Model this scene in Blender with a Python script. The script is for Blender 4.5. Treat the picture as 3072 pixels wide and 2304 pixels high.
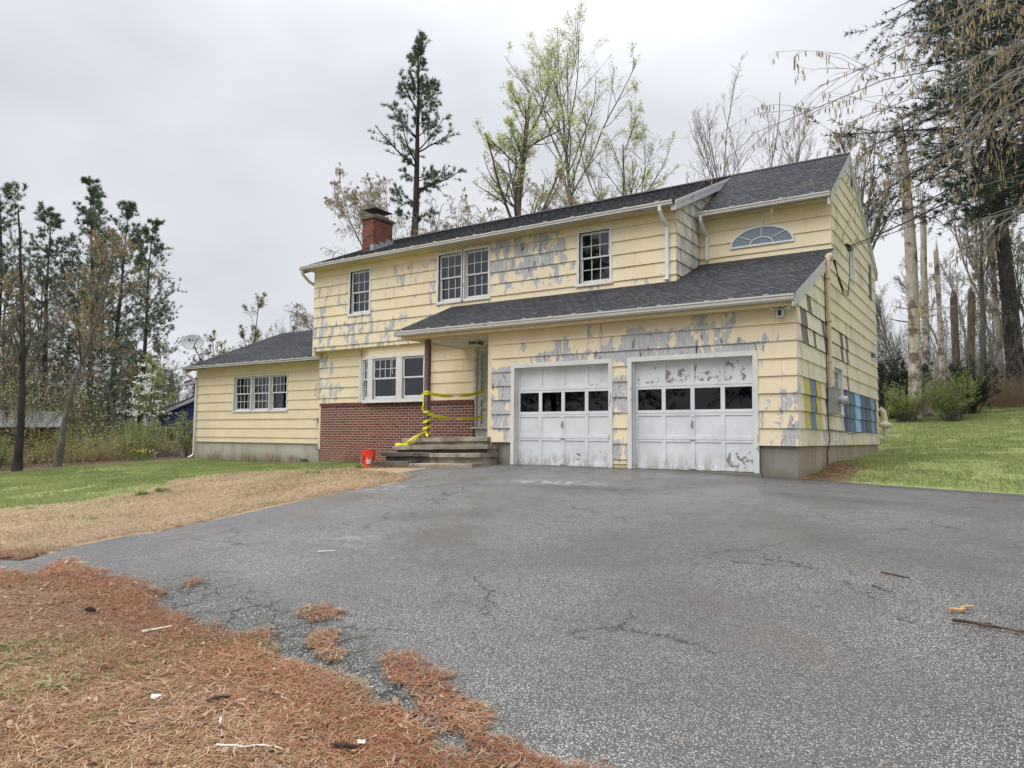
import bpy, math, random
import numpy as np
from mathutils import Vector, Matrix
R = math.radians
for o in list(bpy.data.objects): bpy.data.objects.remove(o)
SC = bpy.context.scene
COL = SC.collection
# ------------------------------------------------------------------ camera
cr = Vector((0.830853901, 0.556424540, 0.008574717))
cu = Vector((0.033002063, -0.064648463, 0.997362241))
cf = Vector((-0.555511169, 0.828379326, 0.072076586))
cam = bpy.data.cameras.new('camera'); cam.lens = 36*2205.12/3072; cam.sensor_width = 36; cam.sensor_fit = 'HORIZONTAL'
cam.clip_start = .1; cam.clip_end = 900
co = bpy.data.objects.new('camera', cam); COL.objects.link(co)
m = Matrix((cr, cu, -cf)).transposed().to_4x4(); m.translation = Vector((3.2287, -14.5130, 0.7550)); co.matrix_world = m
SC.camera = co
# ------------------------------------------------------------------ world: thick overcast
SUN_EL, SUN_AZ = 58, 200      # azimuth measured from +Y clockwise
w = bpy.data.worlds.new('World'); SC.world = w; w.use_nodes = True
nt = w.node_tree; nt.nodes.clear(); N = nt.nodes.new; L = nt.links.new
out = N('ShaderNodeOutputWorld'); bg = N('ShaderNodeBackground'); L(bg.outputs[0], out.inputs[0])
sky = N('ShaderNodeTexSky'); sky.sky_type = 'NISHITA'; sky.sun_disc = False
sky.sun_elevation = R(SUN_EL); sky.sun_rotation = R(SUN_AZ)
skm = N('ShaderNodeVectorMath'); skm.operation = 'SCALE'; skm.inputs['Scale'].default_value = .10; L(sky.outputs[0], skm.inputs[0])
tc = N('ShaderNodeTexCoord'); mp = N('ShaderNodeMapping'); mp.inputs['Scale'].default_value = (1.1, 1.1, 2.6); L(tc.outputs['Generated'], mp.inputs[0])
n1 = N('ShaderNodeTexNoise'); n1.inputs['Scale'].default_value = 1.5; n1.inputs['Detail'].default_value = 4; n1.inputs['Roughness'].default_value = .5; L(mp.outputs[0], n1.inputs[0])
cl = N('ShaderNodeValToRGB'); cl.color_ramp.elements[0].position = .32; cl.color_ramp.elements[0].color = (.445, .462, .508, 1)
cl.color_ramp.elements[1].position = .66; cl.color_ramp.elements[1].color = (.650, .664, .694, 1); L(n1.outputs[0], cl.inputs[0])
sx = N('ShaderNodeSeparateXYZ'); L(tc.outputs['Generated'], sx.inputs[0])
zr = N('ShaderNodeMapRange'); zr.interpolation_type = 'SMOOTHSTEP'
for i, v in ((1, .35), (2, 1.0), (3, 1.0), (4, 2.9)): zr.inputs[i].default_value = v
L(sx.outputs['Z'], zr.inputs[0])
clz = N('ShaderNodeVectorMath'); clz.operation = 'SCALE'; L(cl.outputs[0], clz.inputs[0]); L(zr.outputs[0], clz.inputs['Scale'])
mx = N('ShaderNodeMix'); mx.data_type = 'RGBA'; mx.inputs['Factor'].default_value = .96
L(skm.outputs[0], mx.inputs[6]); L(clz.outputs[0], mx.inputs[7]); L(mx.outputs[2], bg.inputs[0]); bg.inputs[1].default_value = 1.0
# ------------------------------------------------------------------ sun behind the cloud
sl = bpy.data.lights.new('sun', 'SUN'); sl.energy = 1.5; sl.angle = R(50); sl.color = (1, .975, .94)
so = bpy.data.objects.new('sun', sl); COL.objects.link(so)
az = R(SUN_AZ); el = R(SUN_EL)
sd = Vector((math.sin(az)*math.cos(el), math.cos(az)*math.cos(el), math.sin(el)))
so.rotation_euler = sd.to_track_quat('Z', 'Y').to_euler(); so.location = (0, -30, 40)
vs = SC.view_settings; vs.view_transform = 'Standard'; vs.look = 'None'; vs.gamma = 1; vs.use_curve_mapping = False; vs.exposure = 0.42
SC.cycles.max_bounces = 6; SC.cycles.transparent_max_bounces = 10; SC.cycles.diffuse_bounces = 3
# ------------------------------------------------------------------ terrain height
CP = [(3.2,-14.5,-.85),(3.2,-11.5,-.66),(0,-.3,.0),(-3.5,-.3,.095),(-7,-.3,.09),(-8.5,-1.5,.0),(-10.5,-1.1,-.06),(-11.5,.5,-.13),(-15.7,2.25,-.15),(-16.3,2.87,-.2),(-23.5,2.87,-.23),(-28,3.5,-.32),
(-21.7,-4.8,-.66),(-12,-4,-.38),(-6.5,-10.5,-.78),(-2,-12,-.76),(-4,-7,-.40),(2,-7,-.40),(3.5,.1,-.10),(0,1.6,.1),(0,2.9,.2),(0,5,.28),(0,10.1,.4),(8,4,.1),
(1.75,26.5,2.3),(14,24,2.1),(-12,28,1.9),(-32,20,-.3),(-34,3,-.62),(-36,10,-.6),(-24,-14,-1.2),(14,-8,-.2),(2,-22,-1.1),(-10,-22,-1.4),
(120,0,2),(90,90,4),(0,130,4.5),(-90,90,0),(-130,0,-2.5),(-90,-90,-4),(0,-130,-4),(90,-90,-1)]
_P = np.array(CP, float); _xy = _P[:, :2]; _n = len(_P)
def _phi(r2): return np.where(r2 > 1e-12, .5*r2*np.log(np.maximum(r2, 1e-12)), 0)
_K = _phi(((_xy[:, None]-_xy[None])**2).sum(-1))+np.eye(_n)*.02
_Q = np.c_[np.ones(_n), _xy]
_w = np.linalg.solve(np.block([[_K, _Q], [_Q.T, np.zeros((3, 3))]]), np.r_[_P[:, 2], 0, 0, 0])
def H(x, y):
    x = np.asarray(x, float); y = np.asarray(y, float); s = x.shape
    q = np.c_[x.ravel(), y.ravel()]; o = np.empty(len(q))
    for i in range(0, len(q), 40000):
        qq = q[i:i+40000]; k = _phi(((qq[:, None]-_xy[None])**2).sum(-1))
        o[i:i+40000] = k@_w[:_n]+_w[_n]+qq@_w[_n+1:]
    return o.reshape(s)
def h1(x, y): return float(H(x, y))
# ------------------------------------------------------------------ generic helpers
def link(name, me, mat=None, parent=None, **kw):
    o = bpy.data.objects.new(name, me); COL.objects.link(o)
    if mat is not None:
        if isinstance(mat, (list, tuple)):
            for q in mat: me.materials.append(q)
        else: me.materials.append(mat)
    if parent is not None:
        o.parent = parent
        if parent.get('_inv'): o.matrix_parent_inverse = Matrix.Translation(parent.location).inverted()
    for k, v in kw.items(): o[k] = v
    return o
def empty(name, label, cat, loc=(0, 0, 0), group=None, inv=True):
    o = bpy.data.objects.new(name, None); COL.objects.link(o); o.location = loc
    o['label'] = label; o['category'] = cat
    if group: o['group'] = group
    if inv: o['_inv'] = 1
    return o
class MB:
    def __init__(s): s.v = []; s.f = []; s.m = []; s.a = []
    def add(s, vs_, fs, mi=0, a=None):
        n = len(s.v); s.v += [tuple(p) for p in vs_]; s.f += [tuple(i+n for i in f) for f in fs]; s.m += [mi]*len(fs)
        s.a += (list(a) if a is not None else [0.]*len(vs_))
    def prism(s, poly, fn0, fn1, mi=0, a=None):
        """closed prism: fn0/fn1 map each polygon corner to its back / front point"""
        n = len(poly); V = [fn0(p) for p in poly]+[fn1(p) for p in poly]
        F = [tuple(range(n)), tuple(range(2*n-1, n-1, -1))]+[(i, i+n, (i+1) % n+n, (i+1) % n) for i in range(n)]
        s.add(V, F, mi, (list(a)*2 if a is not None else None))
    def box(s, x0, x1, y0, y1, z0, z1, mi=0):
        V = [(x, y, z) for z in (z0, z1) for y in (y0, y1) for x in (x0, x1)]
        s.add(V, [(0, 2, 3, 1), (4, 5, 7, 6), (0, 1, 5, 4), (2, 6, 7, 3), (0, 4, 6, 2), (1, 3, 7, 5)], mi)
    def bbox(s, B, u0, u1, d0, d1, z0, z1, mi=0):
        V = [B(u, d, z) for z in (z0, z1) for d in (d0, d1) for u in (u0, u1)]
        s.add(V, [(0, 2, 3, 1), (4, 5, 7, 6), (0, 1, 5, 4), (2, 6, 7, 3), (0, 4, 6, 2), (1, 3, 7, 5)], mi)
    def tube(s, pts, r, k=8, mi=0, caps=True):
        pts = [Vector(p) for p in pts]; n = len(pts); rr = r if isinstance(r, (list, tuple)) else [r]*n
        t0 = (pts[1]-pts[0]).normalized(); ref = Vector((0, 0, 1)) if abs(t0.z) < .9 else Vector((1, 0, 0))
        a = t0.cross(ref).normalized(); V = []; F = []
        for i, p in enumerate(pts):
            t = (pts[min(i+1, n-1)]-pts[max(i-1, 0)]).normalized()
            a = (a-t*a.dot(t)).normalized(); b = t.cross(a)
            for j in range(k):
                th = 2*math.pi*(j+.5)/k; V.append(p+(a*math.cos(th)+b*math.sin(th))*rr[i])
        for i in range(n-1):
            for j in range(k): F.append((i*k+j, i*k+(j+1) % k, (i+1)*k+(j+1) % k, (i+1)*k+j))
        if caps: F += [tuple(range(k-1, -1, -1)), tuple(range((n-1)*k, n*k))]
        s.add(V, F, mi)
    def lathe(s, c, prof, k=20, mi=0, M=None):
        V = []; F = []
        for (r, z) in prof:
            for j in range(k):
                th = 2*math.pi*j/k; p = Vector((r*math.cos(th), r*math.sin(th), z))
                if M is not None: p = M@p
                V.append(p+Vector(c))
        for i in range(len(prof)-1):
            for j in range(k): F.append((i*k+j, i*k+(j+1) % k, (i+1)*k+(j+1) % k, (i+1)*k+j))
        s.add(V, F, mi)
    def mesh(s, name, attr=None, smooth=False):
        me = bpy.data.meshes.new(name); me.from_pydata([tuple(v) for v in s.v], [], s.f)
        if any(s.m): me.polygons.foreach_set('material_index', s.m)
        if attr:
            at = me.attributes.new(attr, 'FLOAT', 'POINT'); at.data.foreach_set('value', s.a)
        if smooth: me.polygons.foreach_set('use_smooth', [True]*len(s.f))
        me.update(); return me
    def build(s, name, mat, parent=None, attr=None, smooth=False, **kw): return link(name, s.mesh(name, attr, smooth), mat, parent, **kw)
def npmesh(name, V, tris=None, quads=None, attrs=None, smooth=False, mi=None):
    me = bpy.data.meshes.new(name); V = np.asarray(V, np.float32).reshape(-1, 3)
    parts = []; st = []; tot = 0; cnt = []
    if tris is not None and len(tris): t = np.asarray(tris, np.int32).reshape(-1, 3); parts.append(t.ravel()); st.append(np.arange(len(t))*3); tot = 3*len(t); cnt.append(len(t))
    if quads is not None and len(quads): q = np.asarray(quads, np.int32).reshape(-1, 4); parts.append(q.ravel()); st.append(np.arange(len(q))*4+tot); cnt.append(len(q))
    loops = np.concatenate(parts); starts = np.concatenate(st).astype(np.int32)
    me.vertices.add(len(V)); me.vertices.foreach_set('co', V.ravel())
    me.loops.add(len(loops)); me.loops.foreach_set('vertex_index', loops)
    me.polygons.add(len(starts)); me.polygons.foreach_set('loop_start', starts)
    if mi is not None: me.polygons.foreach_set('material_index', np.asarray(mi, np.int32))
    if smooth: me.polygons.foreach_set('use_smooth', np.ones(len(starts), bool))
    me.update(calc_edges=True)
    if attrs:
        for k, a in attrs.items():
            at = me.attributes.new(k, 'FLOAT', 'POINT'); at.data.foreach_set('value', np.asarray(a, np.float32).ravel())
    return me
# ------------------------------------------------------------------ materials
MATS = {}
class NT:
    def __init__(s, name):
        m = bpy.data.materials.new(name); m.use_nodes = True; s.m = m; s.t = m.node_tree; s.t.nodes.clear()
        s.o = s.n('ShaderNodeOutputMaterial'); s.b = s.n('ShaderNodeBsdfPrincipled'); s.l(s.b.outputs[0], s.o.inputs[0]); MATS[name] = m
        s.b.inputs['Roughness'].default_value = .8
    def n(s, t, **kw):
        x = s.t.nodes.new(t)
        for k, v in kw.items(): setattr(x, k, v)
        return x
    def l(s, a, b): s.t.links.new(a, b)
    def set(s, inp, v):
        if hasattr(v, 'is_output'): s.l(v, inp)
        elif isinstance(v, (tuple, list)) and len(v) == 3 and inp.type == 'RGBA': inp.default_value = (*v, 1)
        else: inp.default_value = v
    def pos(s, sc=(1, 1, 1)):
        g = s.n('ShaderNodeNewGeometry'); mp_ = s.n('ShaderNodeMapping'); mp_.inputs['Scale'].default_value = sc; s.l(g.outputs['Position'], mp_.inputs[0]); return mp_.outputs[0]
    def noise(s, vec, scale=5, det=4, rough=.55, dist=0, col=False):
        x = s.n('ShaderNodeTexNoise'); s.l(vec, x.inputs[0]); x.inputs['Scale'].default_value = scale; x.inputs['Detail'].default_value = det; x.inputs['Roughness'].default_value = rough; x.inputs['Distortion'].default_value = dist
        return x.outputs[1 if col else 0]
    def vor(s, vec, scale, feat='F1', out='Distance', rnd=1):
        x = s.n('ShaderNodeTexVoronoi', feature=feat); s.l(vec, x.inputs[0]); x.inputs['Scale'].default_value = scale; x.inputs['Randomness'].default_value = rnd; return x.outputs[out]
    def math(s, op, a, b=None, c=None, clamp=False):
        x = s.n('ShaderNodeMath', operation=op, use_clamp=clamp); s.set(x.inputs[0], a)
        if b is not None: s.set(x.inputs[1], b)
        if c is not None: s.set(x.inputs[2], c)
        return x.outputs[0]
    def step(s, v, a, b, lo=0., hi=1.):
        x = s.n('ShaderNodeMapRange', interpolation_type='SMOOTHSTEP'); s.set(x.inputs[0], v)
        for i, q in ((1, a), (2, b), (3, lo), (4, hi)): s.set(x.inputs[i], q)
        return x.outputs[0]
    def mix(s, f, a, b, mode='MIX'):
        x = s.n('ShaderNodeMix', data_type='RGBA', blend_type=mode); s.set(x.inputs[0], f); s.set(x.inputs[6], a); s.set(x.inputs[7], b); return x.outputs[2]
    def ramp(s, v, *st):
        x = s.n('ShaderNodeValToRGB'); e = x.color_ramp.elements
        while len(e) < len(st): e.new(.5)
        for i, (p, c) in enumerate(st): e[i].position = p; e[i].color = (*c, 1)
        s.l(v, x.inputs[0]); return x.outputs[0]
    def attr(s, name, typ='GEOMETRY', out='Fac'):
        x = s.n('ShaderNodeAttribute', attribute_name=name, attribute_type=typ); return x.outputs[out]
    def rnd(s):
        g = s.n('ShaderNodeNewGeometry'); o = s.n('ShaderNodeObjectInfo')
        return s.math('FRACT', s.math('ADD', g.outputs['Random Per Island'], o.outputs['Random']))
    def sep(s, v, i):
        x = s.n('ShaderNodeSeparateXYZ'); s.l(v, x.inputs[0]); return x.outputs[i]
    def bump(s, h, st=.3, d=.01):
        x = s.n('ShaderNodeBump'); x.inputs['Strength'].default_value = st; x.inputs['Distance'].default_value = d; s.l(h, x.inputs['Height']); s.l(x.outputs[0], s.b.inputs['Normal'])
    def col(s, c): s.set(s.b.inputs['Base Color'], c); return s
    def rough(s, r): s.set(s.b.inputs['Roughness'], r); return s
    def done(s): return s.m
def flat(name, c, rough=.7, metal=0, var=.12, sc=6):
    t = NT(name); n = t.noise(t.pos(), sc, 5, .6)
    f = t.step(n, .3, .7, 1-var, 1+var); v = t.n('ShaderNodeVectorMath', operation='SCALE'); t.set(v.inputs[0], c); t.l(f, v.inputs['Scale'])
    t.col(v.outputs[0]); t.rough(rough); t.b.inputs['Metallic'].default_value = metal; t.bump(n, .1, .004); return t.m
# ---- painted wood siding: peel = how far the paint has gone here, second colour underneath
YEL = (.79, .66, .445)
def siding_mat(name, base, mildew=0., fade=None):
    t = NT(name); p = t.pos()
    peel = t.attr('peel')
    a = t.noise(t.pos((5.5, 5.5, 2.2)), 1.0, 8, .66, .7)
    cell = t.n('ShaderNodeTexWhiteNoise'); sn = t.n('ShaderNodeVectorMath', operation='SNAP'); cm = t.n('ShaderNodeVectorMath', operation='ADD'); t.l(t.pos((1, 1, 1)), cm.inputs[0]); cm.inputs[1].default_value = (0, 0, -.300); t.l(cm.outputs[0], sn.inputs[0]); sn.inputs[1].default_value = (.16, .16, .3355); t.l(sn.outputs[0], cell.inputs[0])
    v = t.math('ADD', t.math('MULTIPLY_ADD', a, .95, .025), t.math('MULTIPLY', t.math('SUBTRACT', cell.outputs[0], .5), .19))
    th = t.math('SUBTRACT', .80, t.math('MULTIPLY', peel, .46))
    mask = t.step(v, th, t.math('ADD', th, .018))
    fringe = t.step(v, t.math('SUBTRACT', th, .012), th)
    grain = t.noise(t.pos((60, 60, 2)), 1, 4, .6)
    g2 = t.noise(t.pos((14, 14, 3)), 1, 5, .65)
    under = t.mix(t.step(grain, .35, .65), (.35, .345, .345), (.50, .50, .51))
    rot = t.math('MULTIPLY', t.step(g2, .56, .66), t.step(peel, .35, .9))
    under = t.mix(rot, under, (.085, .07, .065))
    yn = t.noise(p, 1.3, 5, .6); yel = t.mix(t.step(yn, .3, .75), base, tuple(c*.90 for c in base))
    st = t.noise(t.pos((9, 9, .9)), 1, 4, .6); yel = t.mix(t.step(st, .55, .8, 0, .35), yel, tuple(c*.72 for c in base))
    yel = t.mix(t.math('MULTIPLY', t.rnd(), .22), yel, tuple(c*.80 for c in base))
    if fade: yel = t.mix(t.step(t.noise(t.pos((5, 5, .8)), 1, 5, .6), .38, .62), yel, fade)
    if mildew:
        mm = t.noise(t.pos((1.1, 1.1, .8)), 1, 6, .65); mm = t.math('MULTIPLY', t.step(mm, .50, .66), mildew)
        mm = t.math('MULTIPLY', mm, t.step(t.noise(t.pos((22, 22, 2.2)), 1, 4, .7), .3, .7, .35, 1.))
        yel = t.mix(mm, yel, (.20, .185, .07))
    c = t.mix(fringe, yel, tuple(min(1, q*1.12) for q in base)); c = t.mix(mask, c, under)
    sp = t.step(t.vor(t.pos((30, 30, 14)), 1), .05, .12, 1, 0); sp = t.math('MULTIPLY', sp, t.step(peel, .1, .8, .0, .8)); c = t.mix(sp, c, (.14, .11, .09))
    t.col(c); t.rough(t.math('ADD', .55, t.math('MULTIPLY', mask, .3)))
    hgt = t.math('SUBTRACT', t.math('MULTIPLY', grain, .5), t.math('MULTIPLY', mask, .9)); t.bump(hgt, .35, .004); return t.m
M_SID = siding_mat('yellow_siding', YEL)
M_SIDE = siding_mat('faded_side_siding', (.745, .645, .475), .45, (.705, .63, .51))
M_TRIM = None
def worn(name, base, under, amt, sc=9, streak=(8, 8, 2)):
    t = NT(name); v = t.noise(t.pos(streak), 1, 7, .65, .3); v2 = t.noise(t.pos(), 2.2, 4, .6)
    m_ = t.step(t.math('ADD', t.math('MULTIPLY', v, .6), t.math('MULTIPLY', v2, .4)), 1-amt, 1-amt+.012)
    d = t.noise(t.pos((3, 3, 1)), 1.5, 6, .6); b = t.mix(t.step(d, .4, .75, 0, .45), base, tuple(q*.72 for q in base))
    t.col(t.mix(m_, b, under)); t.rough(.6); t.bump(t.math('SUBTRACT', t.math('MULTIPLY', d, .3), m_), .25, .004); return t.m
M_TRIM = worn('white_trim_paint', (.66, .655, .63), (.35, .31, .27), .40)
M_SASH = flat('white_sash_paint', (.64, .65, .66), .5, 0, .10, 12)
M_GUT = worn('aged_gutter_metal', (.56, .54, .50), (.30, .27, .22), .37, streak=(1.2, 1.2, 9))
M_RAKE = worn('weathered_rake_paint', (.52, .52, .53), (.30, .28, .26), .42, streak=(2, 2, 2))
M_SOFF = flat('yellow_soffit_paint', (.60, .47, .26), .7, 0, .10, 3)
M_CEIL = flat('cream_porch_ceiling', (.62, .58, .50), .7, 0, .06, 2)
M_WHITE = flat('white_downspout', (.66, .67, .68), .45, 0, .12, 4)
def door_mat():
    t = NT('peeling_white_door_paint'); p = t.pos(); peel = t.attr('peel')
    v = t.noise(t.pos((7, 7, 7)), 1, 8, .62, .25); th = t.math('SUBTRACT', .86, t.math('MULTIPLY', peel, .36)); mask = t.step(v, th, t.math('ADD', th, .01))
    d = t.noise(t.pos((2, 2, 1.2)), 1.2, 5, .6); b = t.mix(t.step(d, .35, .75), (.70, .715, .735), (.60, .61, .63))
    z_ = t.sep(p, 2); b = t.mix(t.math('MULTIPLY', t.step(z_, .1, .55, 1, 0), t.step(t.noise(t.pos((6, 6, 2.5)), 1, 5, .7), .42, .62)), b, (.40, .38, .34)); b = t.mix(t.step(t.noise(t.pos((14, 14, 1.2)), 1, 4, .6), .6, .75, 0, .35), b, (.42, .41, .39))
    c = t.mix(mask, b, (.245, .215, .195)); fine = t.noise(p, 38, 5, .7); t.col(c); t.rough(.5)
    t.bump(t.math('SUBTRACT', t.math('MULTIPLY', t.step(fine, .35, .7), .5), mask), .5, .006); return t.m
M_DOOR = door_mat()
def glass_mat(name='window_glass', tint=(.42, .44, .46), k=1.0):
    t = NT(name); t.t.nodes.remove(t.b); g = t.n('ShaderNodeBsdfGlossy'); g.inputs['Roughness'].default_value = .02; g.inputs[0].default_value = (.9, .93, .96, 1)
    tr = t.n('ShaderNodeBsdfTransparent'); tr.inputs[0].default_value = (*tint, 1); lw = t.n('ShaderNodeLayerWeight'); lw.inputs[0].default_value = .5; fr = t.n('ShaderNodeMath', operation='MULTIPLY_ADD'); t.l(t.math('POWER', lw.outputs['Facing'], 4.), fr.inputs[0]); fr.inputs[1].default_value = .75; fr.inputs[2].default_value = .055
    mx_ = t.n('ShaderNodeMixShader'); t.l(t.math('MULTIPLY', fr.outputs[0], k, clamp=True), mx_.inputs[0]); t.l(tr.outputs[0], mx_.inputs[1]); t.l(g.outputs[0], mx_.inputs[2]); t.l(mx_.outputs[0], t.o.inputs[0])
    b = t.n('ShaderNodeBump'); b.inputs['Strength'].default_value = .04; b.inputs['Distance'].default_value = .02; t.l(t.noise(t.pos(), 3, 2), b.inputs['Height']); t.l(b.outputs[0], g.inputs['Normal']); return t.m
M_GLASS = glass_mat(k=1.3); M_GGLASS = glass_mat('garage_glass', (.12, .13, .14), .8); M_FAN = glass_mat('fan_glass', (.4, .45, .5), 3.6)
M_DARK = flat('dark_interior', (.025, .023, .022), .95); M_BLACK = flat('black_paint', (.012, .012, .012), .5)  # M_DARK: shade of the rooms put into the colour so windows look black
M_CURT = flat('pale_curtain', (.62, .60, .56), .9, 0, .15, 8)
def shingle_mat():
    t = NT('charcoal_shingle'); r = t.rnd(); n = t.noise(t.pos((1, 1, 1)), 260, 2, .6); n2 = t.noise(t.pos(), .5, 4)
    c = t.ramp(r, (0, (.011, .011, .013)), (.35, (.020, .021, .025)), (.75, (.032, .033, .039)), (1, (.056, .057, .066)))
    c = t.mix(t.step(n, .5, .75, 0, .4), c, (.09, .09, .10)); c = t.mix(t.step(n2, .45, .7, 0, .25), c, (.09, .088, .085)); t.col(c); t.rough(.82); t.bump(n, .4, .003); return t.m
M_SHIN = shingle_mat()
def brick_mat(name, cols, lowdirt=True):
    t = NT(name); r = t.rnd(); p = t.pos(); n = t.noise(p, 45, 5, .7); c = t.ramp(r, *cols)
    c = t.mix(t.step(n, .4, .8, 0, .45), c, (.10, .045, .04))
    if lowdirt:
        z = t.sep(p, 2); e = t.math('MULTIPLY', t.step(z, -.15, .55, 1, 0), t.step(t.noise(p, 1.7, 4), .3, .6, .3, 1)); c = t.mix(t.math('MULTIPLY', e, .62), c, (.27, .16, .085))
    t.col(c); t.rough(.85); t.bump(n, .5, .004); return t.m
M_BRICK = brick_mat('red_brick', [(0, (.085, .05, .045)), (.07, (.075, .035, .032)), (.12, (.15, .046, .038)), (.7, (.20, .062, .048)), (1, (.16, .060, .050))])
M_CBRICK = brick_mat('orange_chimney_brick', [(0, (.07, .05, .045)), (.16, (.09, .06, .052)), (.22, (.205, .062, .040)), (.7, (.25, .080, .052)), (1, (.19, .072, .050))], False)
def mort():
    t = NT('mortar'); p = t.pos(); z = t.sep(p, 2); n = t.noise(p, 30, 4, .6); c = t.mix(n, (.46, .37, .32), (.60, .50, .44))
    c = t.mix(t.step(z, -.15, .5, .7, 0), c, (.33, .22, .13)); t.col(c); t.rough(.95); t.bump(n, .4, .003); return t.m
M_MORT = mort(); M_DMORT = flat('dark_mortar', (.09, .065, .05), .95)
def conc(name, c0, c1, c2, lo=None, sc=1.0, pit=.2):
    t = NT(name); p = t.pos(); a = t.noise(t.pos((.9, .9, .6)), sc, 7, .65); b = t.noise(p, 22, 5, .7); s = t.noise(t.pos((4, 4, .7)), 1, 5, .65)
    c = t.mix(t.step(a, .35, .65), c0, c1); c = t.mix(t.step(s, .5, .72, 0, .6), c, c2); c = t.mix(t.step(b, .55, .75, 0, .3), c, tuple(q*.6 for q in c2))
    if lo:
        z = t.sep(p, 2); c = t.mix(t.math('MULTIPLY', t.step(z, lo[0], lo[1], 1, 0), t.step(a, .25, .6, .3, .9)), c, lo[2])
    t.col(c); t.rough(.88); t.bump(t.math('ADD', b, t.math('MULTIPLY', t.step(t.vor(p, 26), .0, .2), pit)), .45, .01); return t.m
M_FOUND = conc('pale_foundation', (.46, .43, .36), (.36, .335, .275), (.24, .20, .14), (-.3, .25, (.17, .125, .07)))
M_FOUNDG = conc('grey_foundation', (.25, .235, .205), (.19, .18, .155), (.12, .11, .09), (-.1, .3, (.15, .125, .075)), 1.4, .5)
M_FOUNDS = conc('tan_foundation', (.40, .33, .25), (.30, .245, .185), (.22, .17, .12), (-.1, .35, (.17, .12, .08)), 1.2)
M_STEP = conc('stained_step_concrete', (.40, .35, .275), (.21, .178, .138), (.065, .052, .038), None, 1.6, .4)
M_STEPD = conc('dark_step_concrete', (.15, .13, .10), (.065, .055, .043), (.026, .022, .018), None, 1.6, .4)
M_POST = flat('bare_brown_post', (.15, .095, .08), .75, 0, .35, 14)
M_METAL = flat('grey_metal', (.34, .35, .35), .45, .5, .12, 8); M_BMETAL = flat('dark_metal', (.03, .03, .032), .5, .3)
M_FLASH = flat('lead_flashing', (.34, .36, .40), .5, .4, .25, 9); M_TANP = flat('tan_painted_pipe', (.55, .44, .29), .6, 0, .1, 8)
M_CREAM = flat('cream_plastic_pipe', (.56, .52, .40), .5, 0, .1, 10)
M_ORANGE = flat('orange_plastic', (.85, .055, .012), .4, 0, .05, 8); M_PAPER = flat('white_paper', (.75, .76, .78), .8, 0, .05)
M_TAPE = flat('yellow_barrier_tape', (.80, .74, .03), .35, 0, .06, 20)
M_BARE = None
def bare():
    t = NT('bare_dark_boards'); g = t.noise(t.pos((2, 40, 2)), 1, 5, .65); c = t.mix(t.step(g, .3, .7), (.14, .11, .105), (.24, .20, .19)); k = t.step(t.vor(t.pos((1, 9, 9)), 1), .04, .1, 1, 0); t.col(t.mix(k, c, (.01, .01, .01))); t.rough(.9); t.bump(g, .5, .004); return t.m
M_BARE = bare()
def swatch(i, c):
    t = NT('paint_swatch'); g = t.noise(t.pos((3, 40, 2)), 1, 4, .6); t.col(t.mix(t.step(g, .3, .7, 0, .3), c, tuple(q*.8 for q in c))); t.rough(.6); t.bump(g, .3, .003); return t.m
def bark(name, c0, c1, sc=(9, 9, 2.2), moss=None, bp=.7):
    t = NT(name); tcn = t.n('ShaderNodeTexCoord'); mp_ = t.n('ShaderNodeMapping'); mp_.inputs['Scale'].default_value = sc; t.l(tcn.outputs['Object'], mp_.inputs[0])
    a = t.noise(mp_.outputs[0], 1, 7, .7, .3); c = t.mix(t.step(a, .35, .65), c0, c1)
    if moss:
        mm = t.noise(tcn.outputs['Object'], 1.2, 6, .7); c = t.mix(t.step(mm, .48, .58, 0, .9), c, moss)
    t.col(c); t.rough(.95); t.bump(a, bp, .03); return t.m
M_BK = bark('dark_pine_bark', (.018, .015, .014), (.055, .045, .040)); M_BKG = bark('grey_brown_bark', (.08, .07, .06), (.17, .15, .13), moss=(.085, .095, .05))
M_BKL = bark('grey_twig_bark', (.17, .15, .13), (.29, .265, .24)); M_BKP = bark('pale_dead_wood', (.42, .36, .31), (.62, .56, .50), (7, 7, 1.4), (.13, .085, .065)); M_BKB = bark('brown_snag_bark', (.10, .075, .058), (.24, .19, .15), (7, 7, 1.6))
def leaf(name, c0, c1, tr=.35, rough=.6):
    t = NT(name); r = t.rnd(); tcn = t.n('ShaderNodeTexCoord'); n = t.noise(tcn.outputs['Object'], .55, 3, .6)
    c = t.mix(t.math('ADD', t.math('MULTIPLY', r, .6), t.math('MULTIPLY', t.step(n, .35, .65), .4)), c0, c1); t.col(c); t.rough(rough)
    if tr:
        ts = t.n('ShaderNodeBsdfTranslucent'); t.l(c, ts.inputs[0]); ms = t.n('ShaderNodeMixShader'); ms.inputs[0].default_value = tr; t.l(t.b.outputs[0], ms.inputs[1]); t.l(ts.outputs[0], ms.inputs[2]); t.l(ms.outputs[0], t.o.inputs[0])
    return t.m
F_PINE = leaf('pine_needles', (.075, .12, .07), (.19, .25, .15), .25); F_HEM = leaf('hemlock_needles', (.022, .038, .024), (.06, .085, .05), .15)
F_GREEN = leaf('spring_leaves', (.46, .50, .20), (.68, .72, .38), .45); F_BUSH = leaf('bush_leaves', (.26, .33, .08), (.48, .54, .18), .4); F_BRUSH = leaf('brush_leaves', (.22, .22, .09), (.38, .37, .16))
F_CATK = leaf('catkins', (.30, .22, .11), (.52, .41, .23), .2); F_CATO = leaf('orange_catkins', (.36, .26, .14), (.56, .44, .26), .3); F_WHITE = leaf('white_blossom', (.72, .74, .64), (.88, .88, .80), .3)
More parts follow.
